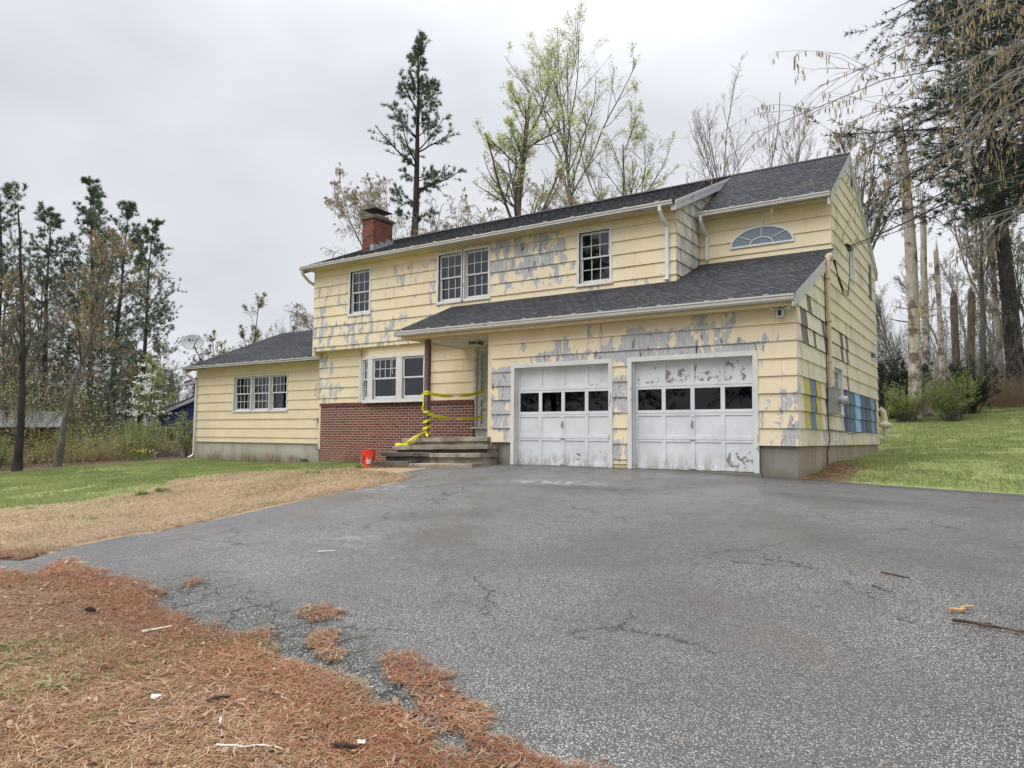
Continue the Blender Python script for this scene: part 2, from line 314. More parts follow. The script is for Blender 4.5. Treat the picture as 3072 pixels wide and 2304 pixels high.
F_BUD = leaf('buds', (.20, .14, .10), (.34, .25, .17), .2); F_YEL = leaf('yellow_flowers', (.75, .60, .03), (.9, .75, .10), .3); F_DRY = leaf('dry_stems', (.20, .12, .085), (.42, .28, .20), .1); F_RUST = leaf('rust_needles', (.20, .066, .028), (.46, .20, .09), .1)
F_GRASS = leaf('grass_blades', (.13, .20, .055), (.42, .45, .19), .35); F_WEED = leaf('weed_leaves', (.10, .17, .05), (.24, .34, .12), .3)
F_NEED = leaf('fallen_needles', (.13, .05, .022), (.47, .27, .13), .1); F_STRAW = leaf('tan_straw', (.34, .235, .13), (.60, .47, .29), .1); F_DEADL = leaf('dead_leaves', (.13, .065, .035), (.42, .27, .17), .1)
F_TWIG = bark('twig_bark', (.05, .03, .022), (.13, .075, .05)); M_CHIP = flat('white_wood_chip', (.70, .66, .58), .7, 0, .15, 20); M_STONE = flat('pale_stone_chip', (.45, .44, .43), .8, 0, .2, 30)
# ------------------------------------------------------------------ ground
rng = np.random.default_rng(7)
def vnoise(x, y, sc, seed=0):
    x = np.asarray(x)*sc; y = np.asarray(y)*sc; xi = np.floor(x).astype(int); yi = np.floor(y).astype(int); fx = x-xi; fy = y-yi
    fx = fx*fx*(3-2*fx); fy = fy*fy*(3-2*fy)
    def hh(a, b):
        n = (a*374761393+b*668265263+seed*974711) & 0x7fffffff; n = ((n ^ (n >> 13))*1274126177) & 0x7fffffff; return ((n ^ (n >> 16)) & 0xffff)/65535.
    return (hh(xi, yi)*(1-fx)+hh(xi+1, yi)*fx)*(1-fy)+(hh(xi, yi+1)*(1-fx)+hh(xi+1, yi+1)*fx)*fy
def fbm(x, y, sc, seed=0): return (vnoise(x, y, sc, seed)+.5*vnoise(x, y, sc*2.1, seed+1)+.25*vnoise(x, y, sc*4.3, seed+2))/1.75
def sdist(x, y, poly):
    """signed distance, positive inside"""
    x = np.asarray(x, float).ravel(); y = np.asarray(y, float).ravel(); P = np.array(poly, float); Q = np.roll(P, -1, 0)
    res = np.empty(len(x))
    for i in range(0, len(x), 30000):
        a = x[i:i+30000, None]; b = y[i:i+30000, None]
        ex = Q[:, 0]-P[:, 0]; ey = Q[:, 1]-P[:, 1]; wx = a-P[:, 0]; wy = b-P[:, 1]
        t = np.clip((wx*ex+wy*ey)/np.maximum(ex*ex+ey*ey, 1e-12), 0, 1); d = np.sqrt((wx-t*ex)**2+(wy-t*ey)**2).min(1)
        c = ((P[:, 1] > b) != (Q[:, 1] > b)) & (a < ex*(b-P[:, 1])/np.where(ey == 0, 1e-12, ey)+P[:, 0])
        res[i:i+30000] = np.where(c.sum(1) % 2 == 1, d, -d)
    return res
DRIVE = [(-9.75,-1.30),(-10.05,-1.62),(-9.52,-1.98),(-8.78,-2.18),(-6.97,-2.93),(-6.63,-3.69),(-6.76,-4.69),(-6.83,-6.0),(-6.85,-6.92),(-6.79,-7.71),(-6.73,-8.42),(-6.99,-9.0),(-7.01,-9.49),(-6.85,-9.9),(-6.7,-10.27),(-7.6,-10.6),
(-7.4,-10.9),(-5.99,-10.7),(-5.38,-10.69),(-5.83,-10.43),(-6.05,-10.03),(-5.78,-10.03),(-5.48,-10.26),(-4.8,-10.3),(-4.51,-10.44),(-3.8,-10.41),(-3.71,-10.58),(-3.13,-10.67),(-2.97,-10.83),(-2.3,-11.01),(-2.02,-11.09),(-1.7,-11.08),(-1.46,-11.21),(-1.32,-10.98),(-1.22,-11.01),(-1.11,-11.16),(-.88,-11.23),(-.67,-11.32),(-.49,-11.25),(-.26,-11.33),(-.13,-11.41),(.04,-11.43),(.27,-11.54),(.49,-11.55),(.67,-11.59),(.88,-11.68),(.98,-11.75),(1.12,-11.72),(1.36,-11.64),(1.69,-11.56),
(2.3,-12.2),(2.6,-17),(13,-17),(12,-3),(6,.25),(3.45,.12),(2.2,-.03),(1.1,.0),(.5,.06),(.05,.02),(.0,.0),(-7.15,.0),(-7.2,-1.28)]
ISL = [[(-3.23,-10.44),(-3.36,-10.28),(-3.32,-10.14),(-3.22,-10.14),(-3.06,-10.37),(-3.08,-10.46)],
[(-1.42,-10.57),(-1.51,-10.43),(-1.37,-10.29),(-1.1,-10.39),(-1.05,-10.51),(-1.14,-10.62),(-1.3,-10.61)],
[(-.93,-10.87),(-.88,-10.69),(-.74,-10.78),(-.59,-10.94),(-.42,-11.0),(-.35,-11.14),(-.43,-11.18),(-.7,-11.05)],
[(-.12,-11.06),(-.12,-10.91),(.09,-10.86),(.24,-10.99),(.44,-11.04),(.62,-11.18),(.76,-11.24),(.96,-11.34),(1.09,-11.49),(1.29,-11.54),(1.5,-11.62),(1.31,-11.68),(1.11,-11.67),(.92,-11.58),(.54,-11.4),(.3,-11.27),(.14,-11.2)]]
TAN = [(-7.3,-1.0),(-9.75,-1.0),(-10.66,-1.23),(-14.65,-1.08),(-13.68,-3.66),(-12.12,-6.09),(-11.54,-7.42),(-12.7,-8.2),(-15,-9.6),(-9,-11.2),(-5.6,-10.6),(-6.2,-8.4),(-6.2,-3.7),(-6.3,-2.4),(-8.7,-1.6)]
RED = [(-15,-9.5),(-9,-10.2),(-6.6,-10.0),(-5.3,-10.1),(-3.4,-10.3),(-1.2,-10.8),(.5,-11.4),(1.8,-11.5),(3,-13),(3,-20),(-16,-20)]
def axis(*seg):
    o = []
    for a, b, s in seg: o += list(np.arange(a, b-1e-6, s))
    return np.array(o+[seg[-1][1]])
gx = axis((-150, -36, 6), (-36, -16, .5), (-16, 7, .17), (7, 20, .6), (20, 150, 6)); gy = axis((-110, -20, 6), (-20, -14, .5), (-14, 3.2, .17), (3.2, 32, .45), (32, 150, 6))
XX, YY = np.meshgrid(gx, gy); hz = H(XX, YY); fx = XX.ravel(); fy = YY.ravel()
sdv = sdist(fx, fy, DRIVE).reshape(XX.shape); tan = sdist(fx, fy, TAN).reshape(XX.shape); red = sdist(fx, fy, RED).reshape(XX.shape)
nz = fbm(XX, YY, 1.1, 3); rel = (fbm(XX, YY, 2.3, 9)-.5)*.05+(vnoise(XX, YY, .35, 5)-.5)*.06
fade = np.clip((-sdv)/.8, 0, 1); onhouse = (XX > -24) & (XX < .1) & (YY > -.4) & (YY < 12)
zz = hz+rel*fade*np.where(onhouse, .3, 1)+np.where(sdv > .05, -.05, .004)
zz = np.where((XX > -7.3) & (XX < 0.3) & (YY > -.35) & (YY < .6), zz-.05, zz)
def sst(v, a, b): t = np.clip((v-a)/(b-a), 0, 1); return t*t*(3-2*t)
woodl = sst(-(XX*.93-YY*.05)+0*YY, 21.5, 23.5)*sst(-YY+XX*.0, -60, -4)          # brown woodland floor beyond the lawn on the left
wleft = sst(-XX-.45*(YY+4.8)*0, 22.2, 24.)*(YY < 3)+((XX < -24.6) & (YY >= 3))
wback = sst(YY, 27.5, 29.5)
wood = np.clip(wleft+wback, 0, 1)
dirt = np.clip(sst(.55-np.abs(XX-.35), 0, .4)*sst(2.6-np.abs(YY-1.3), 0, 1)+sst(.35-np.abs(XX-.6), 0, .3)*sst(1.-np.abs(YY-.3), 0, .6), 0, 1)
nx_, ny_ = len(gx), len(gy); idx = np.arange(nx_*ny_).reshape(ny_, nx_)
quads = np.stack([idx[:-1, :-1], idx[:-1, 1:], idx[1:, 1:], idx[1:, :-1]], -1).reshape(-1, 4)
me = npmesh('ground', np.stack([XX, YY, zz], -1), quads=quads, smooth=True, attrs=dict(tan=sst(tan+(nz-.5)*2.6*(YY > -9)*(XX < -8.6), -.8, .5), red=sst(red+(nz-.5)*.5, -.25, .25), wood=wood, dirt=dirt))
def ground_mat():
    t = NT('lawn_and_litter'); p = t.pos(); a = t.noise(p, .35, 5, .6); b = t.noise(p, 3.5, 6, .7); f = t.noise(p, 40, 4, .7)
    g = t.mix(t.step(b, .35, .65), (.21, .26, .075), (.32, .36, .13)); g = t.mix(t.step(a, .48, .66, 0, .6), g, (.37, .34, .16)); g = t.mix(t.step(f, .35, .7, 0, .5), g, (.10, .14, .035))
    g = t.mix(t.step(t.noise(t.pos((1.2, 2.5, 1)), 1, 6, .7), .57, .68, 0, .6), g, (.38, .30, .165))
    lit = t.noise(p, 60, 5, .75); r = t.mix(t.step(lit, .3, .7), (.11, .06, .035), (.27, .165, .09)); r = t.mix(t.step(b, .5, .7, 0, .6), r, (.26, .19, .095)); r = t.mix(t.step(t.noise(p, 1.1, 5, .6), .55, .7, 0, .5), r, (.17, .18, .07))
    tn = t.mix(t.step(lit, .3, .7), (.26, .17, .095), (.50, .38, .235)); tn = t.mix(t.step(b, .55, .72, 0, .5), tn, (.22, .12, .065))
    w = t.mix(t.step(lit, .3, .7), (.09, .055, .035), (.21, .135, .085)); w = t.mix(t.step(t.noise(p, .8, 5, .7), .5, .62, 0, .7), w, (.10, .13, .04))
    nz_ = t.math('MULTIPLY', t.math('SUBTRACT', t.noise(p, 4, 6, .75), .5), 1.1)
    def msk(n): return t.step(t.math('ADD', t.attr(n), nz_), .38, .62)
    c = t.mix(msk('wood'), g, w); c = t.mix(msk('tan'), c, tn); c = t.mix(msk('red'), c, r); c = t.mix(t.math('MULTIPLY', msk('dirt'), .8), c, (.17, .12, .08))
    t.col(c); t.rough(.95); t.bump(t.math('ADD', lit, b), .8, .02); return t.m
link('ground', me, ground_mat(), kind='structure')
# driveway: its own sheet on top of the ground, edge broken and frayed
st = .065; dx = np.arange(-7.8, 6.6, st); dy = np.arange(-13.2, .04, st); DX, DY = np.meshgrid(dx, dy)
far = []
cx_ = (DX[:-1, :-1]+st/2); cy_ = (DY[:-1, :-1]+st/2)
sd1 = sdist(cx_, cy_, DRIVE).reshape(cx_.shape)+(fbm(cx_, cy_, 3.1, 21)-.5)*.22*((cy_ < -1.8) | (cx_ > .4))+(vnoise(cx_, cy_, 9, 22)-.5)*.08*((cy_ < -1.8) | (cx_ > .4))
keep = sd1 > 0
did = np.arange(DX.size).reshape(DX.shape); dq = np.stack([did[:-1, :-1], did[:-1, 1:], did[1:, 1:], did[1:, :-1]], -1)[keep]
DZ = H(DX, DY)+.006+(fbm(DX, DY, .7, 31)-.5)*.03*np.clip((-DY)/2, 0, 1)
sdD = sdist(DX, DY, DRIVE).reshape(DX.shape); old = sst(-(DY+10.35+.32*(DX+2.5)), -.42, .08)*sst(DX, -4.2, -3.2)*sst(-DX, -1.6, -.8)
old = np.clip(old, 0, 1)
DZ += -.012*np.clip(1-sdD/.25, 0, 1)*(DY < -1.8)+old*(fbm(DX, DY, 3.3, 44)-.5)*.04
def blob(x, y, rx, ry, a=0):
    u = (DX-x)*math.cos(a)+(DY-y)*math.sin(a); v = -(DX-x)*math.sin(a)+(DY-y)*math.cos(a); return np.exp(-(u/rx)**2-(v/ry)**2)
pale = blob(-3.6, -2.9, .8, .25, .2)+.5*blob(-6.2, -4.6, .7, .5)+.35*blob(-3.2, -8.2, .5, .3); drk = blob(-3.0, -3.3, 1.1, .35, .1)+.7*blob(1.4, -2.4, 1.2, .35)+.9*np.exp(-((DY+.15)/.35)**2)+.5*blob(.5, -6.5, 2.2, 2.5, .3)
V = np.stack([DX, DY, DZ], -1).reshape(-1, 3); used = np.unique(dq); rm = np.full(len(V), -1); rm[used] = np.arange(len(used))
me = npmesh('driveway', V[used], quads=rm[dq], smooth=True, attrs=dict(old=old.ravel()[used], pale=pale.ravel()[used], drk=drk.ravel()[used]))
def asphalt():
    t = NT('wet_aggregate_asphalt'); p = t.pos((1, 1, .4)); v = t.n('ShaderNodeTexVoronoi'); t.l(p, v.inputs[0]); v.inputs['Scale'].default_value = 92; cr_ = t.sep(v.outputs['Color'], 0); cg = t.sep(v.outputs['Color'], 1)
    core = t.step(v.outputs['Distance'], .34, .56, 1, 0); col_ = t.ramp(cr_, (0, (.085, .084, .083)), (.22, (.17, .167, .162)), (.48, (.27, .263, .247)), (.76, (.40, .383, .345)), (1, (.58, .55, .485)))
    c = t.mix(core, (.068, .067, .067), col_); big = t.noise(p, .42, 5, .6); c = t.mix(t.step(big, .38, .62, 0, .42), c, (.075, .074, .080))
    br = t.noise(t.pos((.9, .9, 1)), .5, 5, .65); c = t.mix(t.step(br, .55, .72, 0, .45), c, (.125, .095, .075))
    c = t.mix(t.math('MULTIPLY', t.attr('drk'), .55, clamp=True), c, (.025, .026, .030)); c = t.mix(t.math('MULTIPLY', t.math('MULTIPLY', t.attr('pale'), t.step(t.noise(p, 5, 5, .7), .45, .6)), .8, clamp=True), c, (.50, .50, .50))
    o = t.attr('old'); c = t.mix(t.math('MULTIPLY', o, .8), c, (.040, .041, .036)); c = t.mix(t.math('MULTIPLY', t.math('MULTIPLY', o, core), t.step(cg, .55, .7)), c, (.40, .40, .36))
    dn = t.n('ShaderNodeVectorMath', operation='ADD'); nn = t.n('ShaderNodeVectorMath', operation='SCALE'); t.l(t.noise(p, 2.2, 5, .7, col=True), nn.inputs[0]); nn.inputs['Scale'].default_value = .55; t.l(p, dn.inputs[0]); t.l(nn.outputs[0], dn.inputs[1])
    e1 = t.vor(dn.outputs[0], .55, 'DISTANCE_TO_EDGE'); e2 = t.vor(dn.outputs[0], 3.0, 'DISTANCE_TO_EDGE')
    crk = t.math('MULTIPLY', t.step(e1, .0025, .008, .8, 0), t.step(t.noise(p, .6, 3), .53, .58)); crk2 = t.math('MULTIPLY', t.step(e2, .01, .035, 1, 0), o); ck = t.math('MAXIMUM', crk, crk2); c = t.mix(ck, c, (.012, .011, .010))
    t.col(c); t.rough(t.step(t.noise(p, .55, 5, .65), .38, .62, .30, .70)); h = t.math('SUBTRACT', t.math('MULTIPLY', core, .7), t.math('MULTIPLY', ck, 2)); t.bump(h, .55, .006); t.b.inputs['Specular IOR Level'].default_value = .45; return t.m
link('driveway', me, asphalt(), kind='structure')
# ---- blades, needles, leaves lying about (things nobody could count)
def scatter(name, n, area, dens, Lr, Wr, mat, tri=False, up=0., lift=.004, pit=.25, group=None, curl=0.):
    x = rng.uniform(area[0], area[1], n); y = rng.uniform(area[2], area[3], n)
    k = rng.random(n) < dens(x, y); x = x[k]; y = y[k]; n = len(x); yaw = rng.uniform(0, 2*np.pi, n)
    Lh = rng.uniform(*Lr, n); W = rng.uniform(*Wr, n); d = np.hypot(x-3.2, y+14.5); W = W*np.clip(d/9, 1, 2)
    on = sdist(x, y, DRIVE) > 0
    z = H(x, y)+np.where(on, .008, .004)+rng.uniform(0, lift, n)+0*(x)
    z += np.where(on, (fbm(x, y, .7, 31)-.5)*.03*np.clip((-y)/2, 0, 1), ((fbm(x, y, 2.3, 9)-.5)*.05+(vnoise(x, y, .35, 5)-.5)*.06)*np.clip(-sdist(x, y, DRIVE)/.8, 0, 1))
    c = np.stack([x, y, z], -1); ax = np.stack([np.cos(yaw), np.sin(yaw), np.zeros(n)], -1); sdx = np.stack([-np.sin(yaw), np.cos(yaw), np.zeros(n)], -1); U_ = np.array([0, 0, 1.])
    if tri:
        lean = rng.uniform(.0, .7, n)[:, None]; tip = c+(U_*1.0+ax*lean)*Lh[:, None]
        V = np.stack([c-sdx*W[:, None]/2, c+sdx*W[:, None]/2, tip], 1).reshape(-1, 3); T = np.arange(3*n).reshape(-1, 3); return link(name, npmesh(name, V, tris=T), mat, kind='stuff')
    pz = rng.uniform(0, pit, n)[:, None]*Lh[:, None]*U_; a = c-ax*Lh[:, None]/2; b = c+ax*Lh[:, None]/2+pz; mid = c+sdx*(rng.uniform(-1, 1, n)*Lh*.12)[:, None]+pz*.5+U_*curl*rng.uniform(0, 1, (n, 1))*Lh[:, None]
    w_ = sdx*W[:, None]/2; V = np.stack([a-w_, a+w_, mid-w_*1.2, mid+w_*1.2, b-w_*.6, b+w_*.6], 1).reshape(-1, 3); i = np.arange(n)*6
    Q = np.concatenate([np.stack([i, i+1, i+3, i+2], -1), np.stack([i+2, i+3, i+5, i+4], -1)]); return link(name, npmesh(name, V, quads=Q), mat, kind='stuff')
def inred(x, y):
    r = sst(sdist(x, y, RED)+(fbm(x, y, 1.1, 3)-.5)*.5, -.15, .1); s = sdist(x, y, DRIVE)+(fbm(x, y, 3.1, 21)-.5)*.22+(vnoise(x, y, 9, 22)-.5)*.08
    off = sst(-s, -.10, .03); isl = np.zeros(len(x))
    for q in ISL: isl = np.maximum(isl, sst(sdist(x, y, q)+(vnoise(x, y, 8, 61)-.5)*.12, -.05, .03))
    return np.maximum(r*off, isl)
def lod(x, y, d0=4.): d = np.hypot(x-3.2, y+14.5); return np.clip((d0/np.maximum(d, 1))**1.3, .08, 1)
A1 = (-11, 2.2, -14.2, -9.3)
for nm, mt, nn, sd_ in (('fallen_needles', F_NEED, 360000, 0), ('fallen_straw', F_STRAW, 120000, 1)):
    o = scatter(nm, nn, A1, lambda x, y: inred(x, y)*lod(x, y)*(.55+.45*(fbm(x, y, 2.2, 70+sd_) > .5)), (.035, .085), (.0022, .0042), mt, lift=.022, pit=.28, curl=.06)
    o['label'] = 'rust brown pine needles covering the near left corner and the broken asphalt edge' if sd_ == 0 else 'pale straw coloured needles mixed into the rust brown litter at lower left'; o['category'] = 'pine needles' if sd_ == 0 else 'straw'
o = scatter('dead_leaf_litter', 9000, A1, lambda x, y: inred(x, y)*(.3+.7*(fbm(x, y, 1.5, 90) > .55)), (.025, .06), (.012, .028), F_DEADL, lift=.02, pit=.5, curl=.35); o['label'] = 'small curled dead leaves among the pine needles at lower left'; o['category'] = 'leaves'
o = scatter('wood_chip_litter', 900, A1, lambda x, y: inred(x, y), (.015, .05), (.006, .016), M_CHIP, lift=.02, pit=.2); o['label'] = 'pale chips and petals strewn over the needle litter at lower left'; o['category'] = 'chips'
intan = lambda x, y: sst(sdist(x, y, TAN)+(fbm(x, y, 1.1, 3)-.5)*2.6*(x < -8.6), -.7, .5)*sst(-sdist(x, y, DRIVE), -.05, .05)
o = scatter('tan_dead_grass', 240000, (-15.5, -6, -10.6, -.8), lambda x, y: intan(x, y)*.8, (.035, .08), (.0022, .0036), F_STRAW, lift=.03, pit=.4); o['label'] = 'tan dead grass and straw between the lawn and the driveway'; o['category'] = 'dead grass'
o = scatter('rust_needle_fringe', 60000, (-15, -6, -10.6, -1.), lambda x, y: intan(x, y)*(.15+.85*np.exp(-(sdist(x, y, DRIVE)/.5)**2)), (.05, .09), (.003, .006), F_NEED, lift=.03, pit=.3); o['label'] = 'rust brown needles edging the far left side of the driveway'; o['category'] = 'pine needles'
o = scatter('driveway_needles', 16000, (-7, 5, -12.6, -.2), lambda x, y: (sdist(x, y, DRIVE) > 0)*(.025+.5*(fbm(x, y, .8, 77) > .66)), (.03, .07), (.0022, .004), F_STRAW, lift=.002, pit=.02); o['label'] = 'loose pine needles dotted thinly over the open asphalt'; o['category'] = 'pine needles'
o = scatter('driveway_crumbs', 5200, (-7, 5, -12.6, -.2), lambda x, y: (sdist(x, y, DRIVE) > 0)*.4, (.008, .022), (.006, .012), F_DEADL, lift=.002, pit=.1); o['label'] = 'dark crumbs and bud scales dotted over the asphalt'; o['category'] = 'debris'
def lawnL(x, y): return sst(-intan(x, y)+(fbm(x, y, 2.5, 13)-.5)*.9, -.75, -.05)*(x < -7)*(sdist(x, y, DRIVE) < 0)*(x > -24.3)*(y > -9)*(x < -7.5)
def lawnR(x, y): return ((x > .15) | (y > 11.8))*(y > .15)*(sdist(x, y, DRIVE) < 0)*(np.abs(x-.35)+np.maximum(0, y-2.5) > .45)
o = scatter('left_lawn_grass', 260000, (-24.5, -8, -9, 2.8), lambda x, y: lawnL(x, y)*(.25+.75*(fbm(x, y, 1.3, 23) > .42)), (.03, .075), (.005, .010), F_GRASS, tri=True); o['label'] = 'short green lawn grass in front of the low left wing'; o['category'] = 'grass'
o = scatter('right_lawn_grass', 260000, (-6, 9, .1, 29.5), lambda x, y: lawnR(x, y)*(.25+.75*(fbm(x, y, 1.1, 24) > .40)), (.03, .075), (.005, .010), F_GRASS, tri=True); o['label'] = 'green lawn grass rising beside the right end of the house'; o['category'] = 'grass'
o = scatter('sparse_green_grass', 15000, (-6, 1, -13.6, -10.8), lambda x, y: inred(x, y)*(fbm(x, y, .9, 17) > .56)*(x < -.7), (.03, .07), (.004, .007), F_WEED, tri=True); o['label'] = 'sparse green shoots coming through the litter at the lower left corner'; o['category'] = 'grass'
o = scatter('strip_green_shoots', 30000, (-15.5, -7, -10.4, -.8), lambda x, y: intan(x, y)*(fbm(x, y, 1.4, 27) > .58)*.7, (.03, .07), (.004, .008), F_GRASS, tri=True); o['label'] = 'green shoots coming through the tan dead grass beside the driveway'; o['category'] = 'grass'
o = scatter('lawn_flower_specks', 2600, (-23, -10, -8, 2), lambda x, y: lawnL(x, y)*(fbm(x, y, .5, 19) > .5), (.02, .035), (.008, .012), F_WHITE, lift=.05); o['label'] = 'tiny white flowers speckling the left lawn'; o['category'] = 'flowers'
def edge(x, y):
    s = sdist(x, y, DRIVE); e = np.exp(-((s+.22)/.28)**2)*(s < .08)*inred(x, y)
    for q in ISL: e = np.maximum(e, .8*sst(sdist(x, y, q)+(vnoise(x, y, 8, 61)-.5)*.12, -.05, .03))
    return e
o = scatter('rust_needles', 260000, A1, edge, (.035, .08), (.0022, .004), F_RUST, lift=.026, pit=.28, curl=.06); o['label'] = 'darker rust red needles heaped along the broken asphalt edge and on its islands'; o['category'] = 'pine needles'
o = scatter('corner_litter', 12000, (.02, 1.6, -.1, 4.2), lambda x, y: np.exp(-((x-.15)/.55)**2)*(sdist(x, y, DRIVE) < .1), (.04, .09), (.003, .006), F_NEED, lift=.02, pit=.3); o['label'] = 'brown needles and crumbs on the bare soil at the house corner'; o['category'] = 'pine needles'
# ------------------------------------------------------------------ the house
CAMP = np.array([3.2287, -14.513, .755])
def basis(o, u, n):
    o = Vector(o); u = Vector(u).normalized(); n = Vector(n).normalized()
    f = lambda a, d, z: tuple(o+u*a+n*d+Vector((0, 0, z))); f.o, f.u, f.n = o, u, n; return f
BF = lambda y: basis((0, y, 0), (1, 0, 0), (0, -1, 0))       # a front wall at depth y: u = world x
BS = lambda x: basis((x, 0, 0), (0, 1, 0), (1, 0, 0))        # a side wall at x: u = world y
house = empty('yellow_house', 'two-storey yellow shingled house with peeling paint, double garage and low left wing', 'house', (-8, 3, 0))
E_ = .3355
def clip(poly, planes):
    for (a, b, c) in planes:           # keep a*u+b*z <= c
        o = []
        for i in range(len(poly)):
            p, q = poly[i], poly[(i+1) % len(poly)]; dp = a*p[0]+b*p[1]-c; dq = a*q[0]+b*q[1]-c
            if dp <= 0: o.append(p)
            if (dp < 0 < dq) or (dq < 0 < dp): t = dp/(dp-dq); o.append((p[0]+t*(q[0]-p[0]), p[1]+t*(q[1]-p[1])))
        poly = o
        if len(poly) < 3: return []
    return poly
def cut(rects, holes):
    for (a, b, c, d) in holes:
        o = []
        for (u0, u1, z0, z1) in rects:
            if b <= u0 or a >= u1 or d <= z0 or c >= z1: o.append((u0, u1, z0, z1)); continue
            if a > u0: o.append((u0, a, z0, z1))
            if b < u1: o.append((b, u1, z0, z1))
            lo, hi = max(a, u0), min(b, u1)
            if c > z0: o.append((lo, hi, z0, c))
            if d < z1: o.append((lo, hi, d, z1))
        rects = o
    return [r for r in rects if r[1]-r[0] > .012 and r[3]-r[2] > .012]
POOL = {'siding_panel': [], 'brick': [], 'shingle': []}
M_SHTH = flat('yellow_wall_edge', tuple(c*.92 for c in YEL), .7, 0, .06)
def wall(name, B, u0, u1, z0, z1, holes=(), planes=(), label=None, thick=.12, mat=None):
    mb = MB(); us = sorted(set([u0, u1]+[v for h in holes for v in h[:2] if u0 < v < u1]))
    for a, b in zip(us, us[1:]):
        for r in cut([(a, b, z0, z1)], holes):
            pl = clip([(r[0], r[2]), (r[1], r[2]), (r[1], r[3]), (r[0], r[3])], planes)
            if len(pl) > 2: mb.prism(pl, lambda p: B(p[0], -thick, p[1]), lambda p: B(p[0], -.002, p[1]))
    o = mb.build(name, mat or M_SHTH, house)
    if label: o['label'] = label
    return o
def siding(par, B, u0, u1, z0, z1, base, holes, planes, peel, mat, seed, special=None, Lp=1.17, flare=.030):
    r_ = random.Random(seed); k = math.floor((z0-base)/E_+1e-6)
    while base+k*E_ < z1-.01:
        zb = max(z0, base+k*E_); zt = min(z1, base+(k+1)*E_); row0 = base+k*E_
        br = [u0]; x = u0+r_.uniform(.25, 1)*Lp
        while x < u1-.18: br.append(x); x += Lp*r_.uniform(.93, 1.05)
        br.append(u1); sp = []
        if special:
            for (a, b, kk, mt, dep) in special:
                if kk == k: sp.append((a, b, mt, dep))
            ed = [v for s in sp for v in s[:2]]
            br = sorted([v for v in br if not any(s[0]-.2 < v < s[1]+.2 for s in sp)]+ed+[u0, u1]); br = sorted(set(br))
        for a, b in zip(br, br[1:]):
            mt, dep = mat, 0.
            for s in sp:
                if a >= s[0]-1e-6 and b <= s[1]+1e-6: mt, dep = s[2], s[3]
            if b-a < .02: continue
            for (p0, p1, q0, q1) in cut([(a+.0015, b-.0015, zb, zt)], holes):
                jt = r_.uniform(-.002, .002)
                dfun = lambda z: max(.003, .006+(row0+E_-z)/E_*flare+jt-dep)
                pl0 = [(p0, q0), (p1, q0), (p1, q1), (p0, q1)]; pl = clip(pl0, planes)
                if len(pl) < 3: continue
                mb = MB()
                if pl == pl0:
                    nc = max(1, min(6, int((p1-p0)/.2))); us = [p0+(p1-p0)*i/nc for i in range(nc+1)]; zs = [q0, (q0+q1)/2, q1]
                    V = [B(u, 0, z) for z in zs for u in us]+[B(u, dfun(z), z) for z in zs for u in us]; A = [peel(u, z) for z in zs for u in us]*2
                    n = nc+1; o = 3*n; F = [(o+j*n+i, o+j*n+i+1, o+(j+1)*n+i+1, o+(j+1)*n+i) for j in (0, 1) for i in range(nc)]
                    F += [(i, i+1, o+i+1, o+i) for i in range(nc)]+[(2*n+i, o+2*n+i, o+2*n+i+1, 2*n+i+1) for i in range(nc)]
                    for j in (0, 1): F += [(j*n, o+j*n, o+(j+1)*n, (j+1)*n), (j*n+nc, (j+1)*n+nc, o+(j+1)*n+nc, o+j*n+nc)]
                    mb.add(V, F, 0, A)
                else: mb.prism(pl, lambda p: B(p[0], 0, p[1]), lambda p: B(p[0], dfun(p[1]), p[1]), 0, [peel(p[0], p[1]) for p in pl])
                c = np.array(B((p0+p1)/2, 0, (q0+q1)/2)); POOL['siding_panel'].append((float(np.linalg.norm(c-CAMP)), par, mb, mt))
        k += 1
def gauss(*bl):
    def f(u, z):
        s = 0
        for (a, b, c, d, v) in bl:      # soft rectangle
            du = max(a-u, 0, u-b); dz = max(c-z, 0, z-d); s = max(s, v*math.exp(-(du/.35)**2-(dz/.18)**2))
        return min(1, s)
    return f
# roofs as planes: z on the upper face
SG, SMn, SF = .43, .43, .667
zG = lambda y: 3.50+SG*(y+.35); zM = lambda y: 6.36+SMn*(y-1.65); zF = lambda y: 6.47+SF*(y-3.34); zB = lambda y: 8.31-.49*(y-6.1); zW = lambda y: 3.42+.415*(y-2.47); zWB = lambda y: 5.34-.415*(y-7.1)
# window holes
W1 = (-14.17, -13.32, 4.66, 6.02); W2 = (-10.5, -8.70, 4.70, 6.08); W3 = (-5.80, -4.93, 4.72, 6.04)
WW = [(-21.19, -20.20), (-20.12, -19.14), (-19.06, -18.14)]; BAYR = (-13.93, -11.02, 1.82, 3.52)
G1 = (-6.51, -3.846); G2 = (-3.49, -.73)
